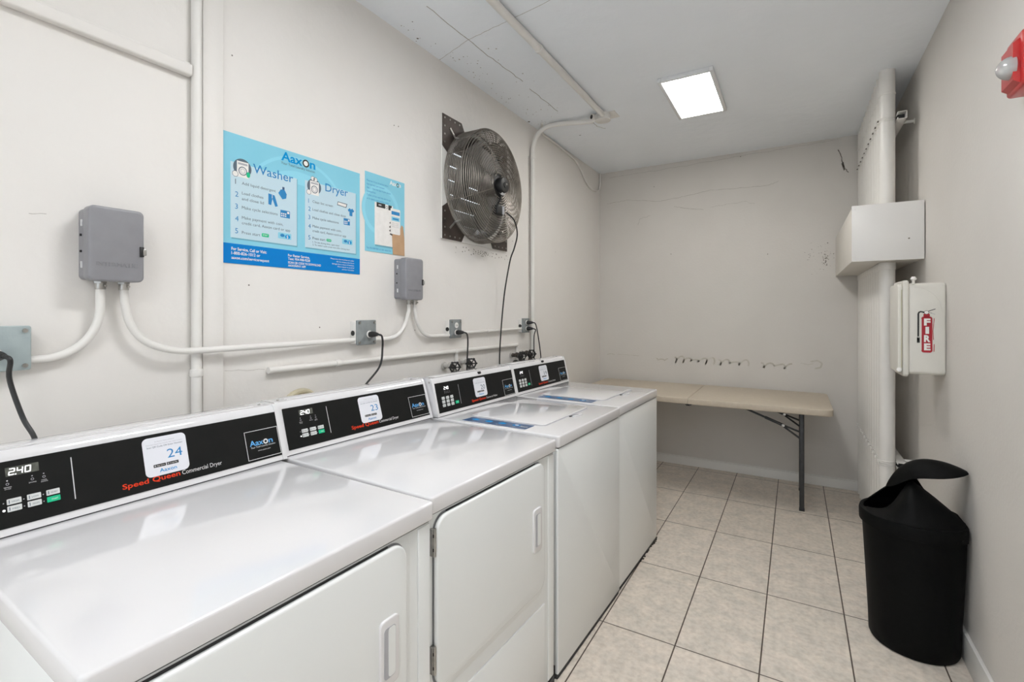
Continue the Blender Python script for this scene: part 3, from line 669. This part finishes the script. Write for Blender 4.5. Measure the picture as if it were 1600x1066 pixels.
pipe('thin_cable', 'thin white cable drooping along the ceiling edge into the far corner',
     [(-1.60, 3.17, HC-.006), (-1.66, 3.27, HC-.006), (XL+.009, 3.36, 2.788), (XL+.009, 3.64, 2.782), (XL+.009, 3.88, 2.772)]+bez((XL+.009, 3.98, 2.765), (XL+.009, 4.14, 2.74), (XL+.009, 4.20, 2.60), (XL+.009, 4.40, 2.592), 10)+[(XL+.009, 4.52, 2.60), (XL+.010, 4.60, 2.63), (XL+.012, 4.625, 2.70), (XL+.012, 4.625, HC-.001)], .0090, cat='cable', n=8)
t = thing('junction_box', 'round white junction box on the ceiling where two conduits meet', 'junction box', (-1.165, 3.25, HC))
b = MB(); b.cyl((0, 0, 0), (0, 0, -.045), .052, pipep, 28, bev=.006); b.cyl((0, 0, -.043), (0, 0, -.050), .055, pipep, 28, bev=.003)
b.cyl((-.03, -.02, -.022), (-.085, -.02, -.034), .024, pipep, 16); b.box((-.02, -.02, -.006), (.09, .10, 0), pipep, .002); b.build('body', t)
b = MB(); b.cyl((-.052, -.052, -.030), (-.060, -.062, -.031), .021, pipep, 16); b.cyl((-.0595, -.0615, -.031), (-.061, -.064, -.031), .014, blackd, 16); b.build('knockout', t)

# ================================================================ valves
def valve(label, y, z, dark):
    m = brass if dark else valvew
    t = thing('hose_valve', label, 'water valve', (XL, y, z), 0, 'water valves on the left wall')
    b = MB(); b.cyl((0, 0, 0), (.010, 0, 0), .022, valvew, 18, bev=.002); b.cyl((.008, 0, 0), (.055, 0, 0), .013, m, 14)
    b.tube([(.040, 0, .004), (.062, 0, 0), (.075, 0, -.014), (.078, 0, -.040)], [.017, .020, .016, .013], m, 14)
    b.cyl((.078, 0, -.034), (.078, 0, -.056), .0165, m, 14, bev=.002); b.build('body', t)
    M = Matrix.Translation((.06, 0, .0)) @ Matrix.Rotation(math.radians(-38), 4, 'Z')
    b = MB(); b.cyl((.0, 0, 0), (.062, 0, 0), .008, brass, 12, M=M); b.cyl((.012, 0, 0), (.030, 0, 0), .014, brass, 6, M=M); b.build('stem', t)
    b = MB(M); b.ring((.062, 0, 0), (1, 0, 0), .026, .0045, black, 30, 8)
    for k in range(6):
        q = PI*k/3; b.tube([(.064, 0, 0), (.062, .026*math.cos(q), .026*math.sin(q))], .0032, black, 6); 
        b.cyl((.058, .029*math.cos(q), .029*math.sin(q)), (.066, .029*math.cos(q), .029*math.sin(q)), .0062, black, 8)
    b.cyl((.057, 0, 0), (.069, 0, 0), .008, black, 10); b.build('handwheel', t)
    return t
valve('grey-bodied valve with black handwheel, first of the pair behind washer 20', 2.135, 1.105, False)
valve('grey-bodied valve with black handwheel beside the cord, second of the pair behind washer 20', 2.290, 1.112, False)
valve('dark valve with a hose on it behind washer 19, nearer of the far pair', 2.880, 1.108, True)
valve('dark valve behind washer 19 next to the wall conduit', 3.020, 1.112, True)
b = MB(); b.tube(bez((XL+.078, 2.862, 1.055), (XL+.07, 2.80, 1.09), (XL+.08, 2.78, 1.075), (XL+.10, 2.70, 1.0), 12), .011, black, 10); 
tag(b.build('water_hose'), 'black hose bending down from the far pair of valves', 'hose')
t = thing('duct_collar', 'round beige duct collar on the wall behind dryer 23', 'duct', (XL, 1.223, 1.012))
b = MB(); b.ring((.012, 0, 0), (1, 0, 0), .078, .012, beige, 40, 10); b.build('rim', t)
b = MB(); b.cyl((0, 0, 0), (.075, 0, 0), .068, beige, 32, bev=.004); b.build('sleeve', t)

# ================================================================ wall fan
t = thing('wall_fan', 'round wire-caged exhaust fan mounted high on the left wall', 'fan', (XL, FY, FZ))
b = MB(); s_ = .347; n = 48; vs = []; fs = []
for x in (0.001, .010):
    for k in range(n):
        q = 2*PI*k/n; c_, d_ = math.cos(q), math.sin(q); m_ = max(abs(c_), abs(d_)); vs.append((x, c_/m_*s_, d_/m_*s_))
    for k in range(n): q = 2*PI*k/n; vs.append((x, .295*math.cos(q), .295*math.sin(q)))
for k in range(n):
    j = (k+1) % n
    fs += [[k, j, n+j, n+k], [2*n+k, 3*n+k, 3*n+j, 2*n+j], [k, 2*n+k, 2*n+j, j], [n+k, n+j, 3*n+j, 3*n+k]]
b.add(vs, fs, trimp); b.build('mounting_plate', t)
for sy in (-1, 1):
    for sz in (-1, 1):
        pts = [(s_*sy, s_*sz), (s_*sy, .17*sz)]
        for k in range(7):
            q = math.radians(25+40*k/6); pts.append((.335*math.cos(q)*sy, .335*math.sin(q)*sz))
        pts.append((.17*sy, s_*sz))
        b = MB(); b.prism(pts, 0, .0102, .0140, brownp)
        for k in range(4):
            b.cyl((.014, (s_-.018)*sy, (s_-.02-.045*k)*sz), (.017, (s_-.018)*sy, (s_-.02-.045*k)*sz), .005, steel, 8)
            if k: b.cyl((.014, (s_-.02-.045*k)*sy, (s_-.018)*sz), (.017, (s_-.02-.045*k)*sy, (s_-.018)*sz), .005, steel, 8)
        b.build('corner_plate', t)
b = MB(); vs = []; fs = []                       # venturi shroud through the wall
for x, r in ((-.15, .285), (-.03, .285), (0.0, .29), (.018, .305), (.020, .302), (0, .284), (-.03, .279), (-.15, .279)):
    for k in range(n): q = 2*PI*k/n; vs.append((x, r*math.cos(q), r*math.sin(q)))
for i in range(7):
    for k in range(n): j = (k+1) % n; fs.append([i*n+k, i*n+j, (i+1)*n+j, (i+1)*n+k])
b.add(vs, fs, shroud); b.build('shroud', t)
for k in range(7):                                # louvres of the wall shutter
    z = -.26+k*.086
    b = MB(); b.box((-.050, -.292, -.0015), (.050, .292, .0015), shroud, .001, 1, M=Matrix.Translation((-.105, 0, z)) @ Matrix.Rotation(math.radians(71), 4, 'Y')); b.build('louvre', t)
CR, CW = .333, .130
def dome(r): return CW+.042*(1-(r/CR)**2)**.6
b = MB()
for i in range(11): b.ring((.016+i*(CW-.016)/10, 0, 0), (1, 0, 0), CR, .0024 if i not in (0, 10) else .0036, wire, 72, 5)
for i in range(19):
    r = CR-(i+.7)*(CR-.070)/19; b.ring((dome(r), 0, 0), (1, 0, 0), r, .0027, wire, 72, 5)
for k in range(8):
    q = 2*PI*(k+.5)/8; c_, d_ = math.cos(q), math.sin(q)
    b.tube([(.014, CR*c_, CR*d_), (CW, CR*c_, CR*d_)]+[(dome(r)-.003, r*c_, r*d_) for r in (.31, .28, .24, .2, .15, .1, .07)], .0028, wire, 6)
b.build('wire_guard', t)
for k in range(4):                                # mounting arms of the cage
    q = 2*PI*(k+.5)/4; c_, d_ = math.cos(q), math.sin(q)
    b = MB(); b.tube([(.015, .40*c_, .40*d_), (.020, .34*c_, .34*d_), (.05, .325*c_, .325*d_)], .006, steel, 8); b.build('guard_clip', t)
for k in range(3):                                # blades
    vs = []; fs = []; NR, NA = 7, 8
    for i in range(NR+1):
        r = .045+(.268-.045)*i/NR; half = math.radians(20+34*(i/NR)**.7); pit = math.radians(34-14*i/NR)
        for j in range(NA+1):
            a = -half+2*half*j/NA; q = 2*PI*k/3+a+.25*i/NR+.5
            vs.append((.055-math.tan(pit)*r*a*.55, r*math.cos(q), r*math.sin(q)))
    for i in range(NR):
        for j in range(NA): fs.append([i*(NA+1)+j, i*(NA+1)+j+1, (i+1)*(NA+1)+j+1, (i+1)*(NA+1)+j])
    m0 = len(vs); vs += [(v[0]-.003, v[1], v[2]) for v in vs]; fs += [[a+m0 for a in f][::-1] for f in fs]
    b = MB(); b.add(vs, fs, bladem); b.build('blade', t)
b = MB(); b.cyl((.035, 0, 0), (.095, 0, 0), .050, bladem, 28, bev=.006); b.build('hub', t)
b = MB(); b.cyl((0.060, 0, 0), (0.165, 0, 0), .058, black, 32, bev=.006); b.cyl((0.155, 0, 0), (0.161, 0, 0), .078, black, 36, bev=.002)
b.cyl((0.165, 0, 0), (0.210, 0, 0), .047, black, 28, bev=.010); b.cyl((0.210, 0, 0), (0.215, 0, 0), .018, blackd, 20); b.cyl((.214, .004, .004), (.218, .004, .004), .007, steel, 10)
for k in range(6): q = PI*k/3; b.cyl((.161, .069*math.cos(q), .069*math.sin(q)), (.165, .069*math.cos(q), .069*math.sin(q)), .005, steel, 8)
b.build('motor', t)
b = MB(); b.ring((0.187, 0, 0), (1, 0, 0), .0475, .011, whitei, 14, 4, a0=3.6, a1=4.7); b.build('rating_label', t)
b = MB(); b.box((.135, -.040, -.175), (.185, .030, -.118), black, .010, 3); b.box((.160, .006, -.172), (.187, .026, -.122), greyl, .002); b.build('switch_housing', t)
b = MB(); b.tube(bez((.165, .01, -.055), (.185, .0, -.09), (.18, -.03, -.10), (.16, -.02, -.125), 8), .005, black, 8)
b.tube(spline([(.205, .02, -.16), (.225, .08, -.20), (.20, .16, -.27), (.135, .235, -.345), (.09, .258, -.42), (.050, .262, -.60), (.045, .238, -.75), (.045, .215, -.90), (.050, .192, -1.06), (.060, .185, -1.15)]), .0046, black, 8); b.build('power_cord', t)

# ================================================================ ceiling lights
def light(label, x, y, glow=glow):
    t = thing('ceiling_light', label, 'ceiling light', (x, y, HC), 0, 'flat square-edged ceiling lights')
    b = MB(); w_, l_, d_ = .156, .322, .026
    b.box((-w_, -l_, -d_), (-w_+.022, l_, 0), panelf, .003); b.box((w_-.022, -l_, -d_), (w_, l_, 0), panelf, .003)
    b.box((-w_+.022, -l_, -d_), (w_-.022, -l_+.022, 0), panelf, .003); b.box((-w_+.022, l_-.022, -d_), (w_-.022, l_, 0), panelf, .003); b.build('frame', t)
    b = MB(); b.box((-w_+.021, -l_+.021, -d_+.002), (w_-.021, l_-.021, -d_+.006), glow); b.build('diffuser', t)
light('glowing flat white ceiling light above the folding table end of the room', -.556, 3.25)
light('added unseen flat white fill panel overhead, nearest the viewpoint', -.40, 1.25, glow_fill)  # this panel and the next are out of view, added to brighten the room
light('added unseen flat white fill panel behind the viewpoint, by the added doorway', .10, -1.0, glow_fill)

# ================================================================ folding table
TZ = .755; X0, X1, Y0, Y1 = -1.61, .222, 3.81, 4.60; XC = (X0+X1)/2-.005
t = thing('folding_table', 'beige centre-fold folding table with dark steel legs along the back wall', 'table', (XC, (Y0+Y1)/2, 0))
def tp(x0, x1, rx):
    bm = bmesh.new(); bmesh.ops.create_cube(bm, size=1); lo, hi = (x0, -(Y1-Y0)/2, TZ-.045), (x1, (Y1-Y0)/2, TZ)
    for v in bm.verts: v.co = [lo[i]+(v.co[i]+.5)*(hi[i]-lo[i]) for i in range(3)]
    es = [e for e in bm.edges if abs(e.verts[0].co.z-e.verts[1].co.z) > .01 and abs(e.verts[0].co.x-rx) < .001]
    bmesh.ops.bevel(bm, geom=es, offset=.050, segments=6, profile=.5, affect='EDGES')
    es = [e for e in bm.edges if abs(e.verts[0].co.z-e.verts[1].co.z) < .001 and len(e.link_faces) == 2 and e.calc_face_angle(0) > .9]
    bmesh.ops.bevel(bm, geom=es, offset=.006, segments=3, profile=.5, affect='EDGES')
    return MB().addbm(bm, tablem)
tp(X0-XC, -.0012, X0-XC).build('tabletop_half', t); tp(.0012, X1-XC, X1-XC).build('tabletop_half', t)
b = MB(); 
for y in (-.36, .36): b.box((-.022, y-.012, TZ-.056), (.022, y+.012, TZ-.045), legm, .003); b.cyl((-.012, y-.016, TZ-.052), (.012, y-.016, TZ-.052), .007, legm, 10)
b.build('hinge', t)
for sx in (1, -1):
    lx = (.042-XC)*sx
    for y in (-.225, .225):
        b = MB(); b.box((lx-.015, y-.012, .003), (lx+.015, y+.012, TZ-.045), legm, .006, 3); b.box((lx-.017, y-.014, 0), (lx+.017, y+.014, .02), black, .003); b.build('leg', t)
    b = MB(); b.cyl((lx, -.225, TZ-.075), (lx, .225, TZ-.075), .011, legm, 12); b.cyl((lx, -.225, .30), (lx, .225, .30), .009, legm, 12); b.build('leg_crossbar', t)
    for y in (-.215, .215):
        b = MB(); a = Vector((lx-.42*sx, y*1.02, TZ-.045)); c = Vector((lx-.115*sx, y*1.0, TZ-.165))
        b.tube([a, a.lerp(c, .7)], .0075, legm, 10); b.tube([a.lerp(c, .62), c], .0105, legm, 10)
        b.tube([c, (lx, y, TZ-.205)], .007, legm, 8); b.tube([c-Vector((.02*sx, 0, -.008)), (lx, y, TZ-.255)], .007, legm, 8)
        b.cyl(c+Vector((0, -.012, 0)), c+Vector((0, .012, 0)), .010, steel, 10); b.build('brace', t)

# ================================================================ riser conduits, strut, pull box on the right
PX = .460; PR = .0385
first = None
NP = 11
for k in range(NP):
    y = 3.512+k*.1075
    if k == 0: lab = 'thick white vertical conduit nearest the viewer in the packed row on the right'
    elif k == NP-1: lab = 'thick white vertical conduit touching the back wall, last of the packed row'
    else: lab = 'thick white vertical conduit in the middle of the packed row on the right'
    if first is None:
        t = thing('riser_conduit', lab, 'conduit', (PX, y, 0), 0, 'thick vertical conduits in the packed row')
        for z0_, z1_ in ((0, 1.691), (2.004, HC)): b = MB(); b.cyl((0, 0, z0_), (0, 0, z1_), PR, pipep, 32); b.build('pipe', t)
        for z0_, z1_ in ((1.650, 1.691), (2.004, 2.020), (2.655, 2.668)): b = MB(); b.cyl((0, 0, z0_), (0, 0, z1_), PR+.003, pipep, 32, bev=.003); b.build('coupling', t)
        for zs in (2.512, .535):                  # two-hole straps clamping the pipe to the struts
            b = MB()
            for q in (-.011, 0, .011): b.ring((0, 0, zs+q), (0, 0, 1), PR+.0016, .0022, pipep, 30, 6)
            b.box((-PR-.009, -.008, zs-.012), (-PR+.002, .008, zs+.012), pipep, .003); b.cyl((-PR-.005, -.014, zs), (-PR-.005, .014, zs), .0045, chipm if zs > 2 else pipep, 8)
            b.build('strap', t)
        first = t
    else:
        r = first.copy(); C.objects.link(r); r.location = (PX, y, 0); tag(r, lab, 'conduit', 'thick vertical conduits in the packed row')
        for ch in first.children: c2 = ch.copy(); C.objects.link(c2); c2.parent = r
def strut(label, z, dz):
    t = thing('strut_channel', label, 'strut channel', (.520, 3.44, z))
    b = MB(); L_ = YB-.012-3.44; w_ = .0215; e = .003
    b.box((-w_+.0, 0, w_-e), (w_, L_, w_), pipep, .0008, 1); b.box((-w_, 0, -w_), (w_, L_, -w_+e), pipep, .0008, 1); b.box((w_-e, 0, -w_), (w_, L_, w_), pipep, .0008, 1)
    b.box((-w_, 0, w_-.011), (-w_+e, L_, w_), pipep, .0008, 1); b.box((-w_, 0, -w_), (-w_+e, L_, -w_+.011), pipep, .0008, 1)
    b.build('channel', t)
    b = MB(); b.box((-w_+.005, .05, -w_+.006), (w_-.005, L_-.01, w_-.006), seamm); b.build('channel_inside', t)
    for y in (.14+dz, .95):
        b = MB(); b.cyl((w_-.002, y, .004), (XR-.520+.001, y, .004), .0085, pipep, 12); b.cyl((XR-.520-.004, y, .004), (XR-.520+.0005, y, .004), .016, pipep, 14); b.build('standoff_rod', t)
strut('white strut channel strapping the conduit row near the ceiling', 2.512, .02)
strut('white strut channel strapping the conduit row low down, above the trash can', .535, 0)
t = thing('pull_box', 'large white steel pull box crossing the vertical conduits at the back right', 'electrical box', (.28, 3.33, 1.692))
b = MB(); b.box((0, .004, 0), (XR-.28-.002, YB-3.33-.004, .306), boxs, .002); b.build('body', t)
b = MB(); b.box((-.003, -.006, -.004), (XR-.28-.004, .003, .311), boxm, .002)
for x, z in ((.012, .02), (.012, .29), (.25, .11)): b.cyl((x, -.006, z), (x, -.009, z), .004, boxm if x < .2 else chipm, 10)
b.build('front_cover', t)
b = MB(); b.box((-.0015, .003, .012), (.002, .0075, .290), seamm); b.build('cover_gap', t)

# ================================================================ fire extinguisher cabinet
EY0, EY1, EZ0, EZ1 = 2.913, 3.15, 1.110, 1.540
t = thing('extinguisher_cabinet', 'cream plastic fire extinguisher cabinet on the right wall', 'cabinet', (XR, EY0, EZ0))
w_, H_ = EY1-EY0, EZ1-EZ0
b = MB(); b.rbox((-.140, 0, 0), (0, w_, H_), cabm, 0, .020, .010, 6); bd = b.build('body', t)
b = MB()
for q in range(14):                      # moulded arc line across the side
    a0, a1 = PI/2*q/14, PI/2*(q+1)/14
    b.tube([(-.115+.10*math.sin(a0), -.0002, H_-.135+.115*math.cos(a0)), (-.115+.10*math.sin(a1), -.0002, H_-.135+.115*math.cos(a1))], .0014, cabm, 6)
b.build('moulding', bd)
b = MB(); b.rbox((-.158, -.010, -.012), (-.136, w_+.010, H_+.014), cabm, 0, .018, .006, 5); b.build('flange', t)
b = MB(); b.rbox((-.176, .002, .002), (-.158, w_-.002, H_-.002), cabm, 0, .022, .006, 6); dd = b.build('door', t)
b = MB(); b.box((-.1635, .0005, .03), (-.1605, .0030, H_-.03), beige, .0005); b.build('door_seam', dd)
b = MB(); b.cyl((-.172, -.006, .020), (-.172, .010, .020), .010, whited, 14, bev=.002); b.build('latch', dd)
b = MB(); b.cyl((-.118, .002, H_-.004), (-.118, .002, H_+.018), .006, cabm, 10); b.tube([(-.118, .002, H_+.012), (-.118, .002, H_+.020), (-.118, .002, H_+.030)], [.008, .013, .007], whited, 12); b.build('hinge_knob', t)
ar = Art((-.132, 0, 0), (1, 0, 0), (0, 0, 1), .0012)      # decal on the side facing the viewer
z0 = .105; ar.rect(.042, z0, .082, z0+.168, redd, .0012, .010); ar.rect(.050, z0+.165, .073, z0+.182, redd, .0012, .006)
ar.disc(.061, z0+.187, .009, blackd, .0013); ar.disc(.061, z0+.187, .0075, whited, .0016)
ar.line([(.054, z0+.186), (.045, z0+.190), (.036, z0+.190), (.0315, z0+.182), (.031, z0+.055)], .0065, blackd, .0013); ar.rect(.0265, z0+.045, .0365, z0+.070, blackd, .0013); ar.disc(.0315, z0+.072, .004, steel, .0016)
ar.line([(.066, z0+.192), (.093, z0+.203)], .003, blackd); ar.line([(.068, z0+.187), (.092, z0+.178)], .0022, greyl); ar.line([(.066, z0+.187), (.080, z0+.184)], .002, blackd)
for i, ch in enumerate('FIRE'): ar.text(ch, .0635, z0+.128-i*.0385, .030, whited, .0235 if ch != 'I' else .013, .05, .0018, 'C')
ar.line([(.0885, z0+.160), (.084, z0+.10), (.086, z0+.06)], .0022, redd); ar.line([(.0885, z0+.04), (.0875, z0+.005)], .0025, redd)
ar.line([(.0425, z0+.010), (.0425, z0+.158)], .0012, whited, .0016)
ar.build('decal', t)

# ================================================================ horn strobe
t = thing('fire_alarm_strobe', 'red fire alarm horn strobe high on the right wall', 'fire alarm', (XR, 1.965, 2.046))
b = MB(); b.rbox((-.045, -.065, 0), (0, .065, .160), redp, 0, .016, .008, 5); b.prism([(-.045, .012), (-.060, .022), (-.060, .128), (-.045, .140)], 1, -.045, .045, redp)
b.build('housing', t)
b = MB(); vs = []; fs = []; N_, K_ = 24, 8
for i in range(K_+1):
    a = PI/2*i/K_
    for k in range(N_): q = 2*PI*k/N_; vs.append((-.052-.038*math.sin(a), .032*math.cos(a)*math.cos(q)-.02, .066+.034*math.cos(a)*math.sin(q)))
for i in range(K_):
    for k in range(N_): j = (k+1) % N_; fs.append([i*N_+k, i*N_+j, (i+1)*N_+j, (i+1)*N_+k])
b.add(vs, fs, lensm); b.build('strobe_lens', t)
b = MB(); b.cyl((-.056, -.02, .066), (-.062, -.02, .066), .024, steel, 20); b.cyl((-.064, -.02, .052), (-.064, -.02, .082), .005, whited, 10); b.build('flash_tube', t)

# ================================================================ trash can
BX, BY = .433, 2.637; WL = XR-.007-BX
t = thing('trash_can', 'black plastic swing-top trash can against the right wall', 'trash can', (BX, BY, 0))
def plan(r, n=64, wl=WL):
    out = []
    for k in range(n):
        q = 2*PI*k/n; x, y = r*math.cos(q), r*math.sin(q)
        out.append((min(x, wl), y))
    return out
def loft(b, rows, m, close=None):
    n = len(rows[0][0]); vs = []; fs = []
    for pl_, z in rows: vs += [(p[0], p[1], z) for p in pl_]
    for i in range(len(rows)-1):
        for k in range(n): j = (k+1) % n; fs.append([i*n+k, i*n+j, (i+1)*n+j, (i+1)*n+k])
    if close: fs.append(list(range(n)))
    b.add(vs, fs, m)
b = MB()
loft(b, [(plan(.138), 0), (plan(.148), .004), (plan(.152), .014), (plan(.155), .10), (plan(.168), .35), (plan(.176), .50), (plan(.178), .515), (plan(.170), .515), (plan(.150), .06)], binm, True)
b.build('bin_body', t)
b = MB()
loft(b, [(plan(.176), .492), (plan(.1865), .496), (plan(.1875), .535), (plan(.184), .547), (plan(.176), .550), (plan(.170), .547), (plan(.170), .520)], binm)
# fixed cheek of the lid: a shell rising from the rim to an arched edge on the side toward the room
ang = math.atan2(-2.637, -.433)            # horizontal direction from the can to the viewer
def cheek(sign, A, peak, fl, fr, zr=.545, m=binm, R_=.178):
    ca, sa = math.cos(ang), math.sin(ang); vs = []; fs = []; NS, NT = 28, 8
    for i in range(NS+1):
        s = -1+2*i/NS; by = s*R_*math.sqrt(max(0, 1-(A/R_)**2))
        sr = s*1.0; ze = zr+(peak-zr)*(fr if sr > 0 else fl)(abs(s))
        ar_ = math.sqrt(max(R_*R_-by*by, A*A))
        for j in range(NT+1):
            u_ = j/NT; a_ = ar_+(A-ar_)*u_; z_ = zr+(ze-zr)*math.sin(u_*PI/2)**.9
            x_ = (a_*sign)*ca-by*sa; y_ = (a_*sign)*sa+by*ca; z_ = max(z_, zr-.004)
            vs.append((min(x_, WL), y_, z_))
    for i in range(NS):
        for j in range(NT): fs.append([i*(NT+1)+j, i*(NT+1)+j+1, (i+1)*(NT+1)+j+1, (i+1)*(NT+1)+j])
    m0 = len(vs); vs += [(v[0]*.985, v[1]*.985, v[2]-.004) for v in vs]; fs += [[q+m0 for q in f][::-1] for f in fs]
    for i in range(NS): fs.append([i*(NT+1)+NT, m0+i*(NT+1)+NT, m0+(i+1)*(NT+1)+NT, (i+1)*(NT+1)+NT])
    b.add(vs, fs, m)
bell = lambda q: math.exp(-(q/.34)**2)*(1-q**4)
slope = lambda q: (1-q**1.15)
cheek(1, .030, .690, bell, slope); cheek(-1, .060, .705, slope, lambda q: max(0, 1-q*1.6)**1.2)
b.build('lid', t, ang=50)
# swing flap: an arched leaf tipped so that one end stands up by the wall
fa = math.radians(-119); ca, sa = math.cos(fa), math.sin(fa); tilt = math.radians(25)
vs = []; fs = []; NS, NT = 26, 8
for i in range(NS+1):
    s = -1+2*i/NS; hw = .090*(1-abs(s)**2.2)**.75*(1 if s > 0 else 1-.45*abs(s))+.002
    y_ = s*.155; z_ = .082*(1-abs(s)**1.9)
    for j in range(NT+1):
        w2 = -1+2*j/NT; a_ = -.010+hw*w2; zz = z_-(.060 if w2 > 0 else .03)*(w2**2)*(1-abs(s)**3)
        yy = y_*math.cos(tilt)-zz*math.sin(tilt); z3 = y_*math.sin(tilt)+zz*math.cos(tilt)
        yy += .040
        X_ = a_*ca-yy*sa; Y_ = a_*sa+yy*ca; vs.append((min(X_, WL+.0), Y_, .700+z3))
for i in range(NS):
    for j in range(NT): fs.append([i*(NT+1)+j, i*(NT+1)+j+1, (i+1)*(NT+1)+j+1, (i+1)*(NT+1)+j])
m0 = len(vs); vs += [(v[0], v[1], v[2]-.005) for v in vs]; fs += [[q+m0 for q in f][::-1] for f in fs]
for i in range(NS):
    for j in (0, NT): fs.append([i*(NT+1)+j, (i+1)*(NT+1)+j, m0+(i+1)*(NT+1)+j, m0+i*(NT+1)+j])
for i in (0, NS):
    for j in range(NT): fs.append([i*(NT+1)+j, i*(NT+1)+j+1, m0+i*(NT+1)+j+1, m0+i*(NT+1)+j])
b = MB(); b.add(vs, fs, binm); b.build('swing_flap', t, ang=50)
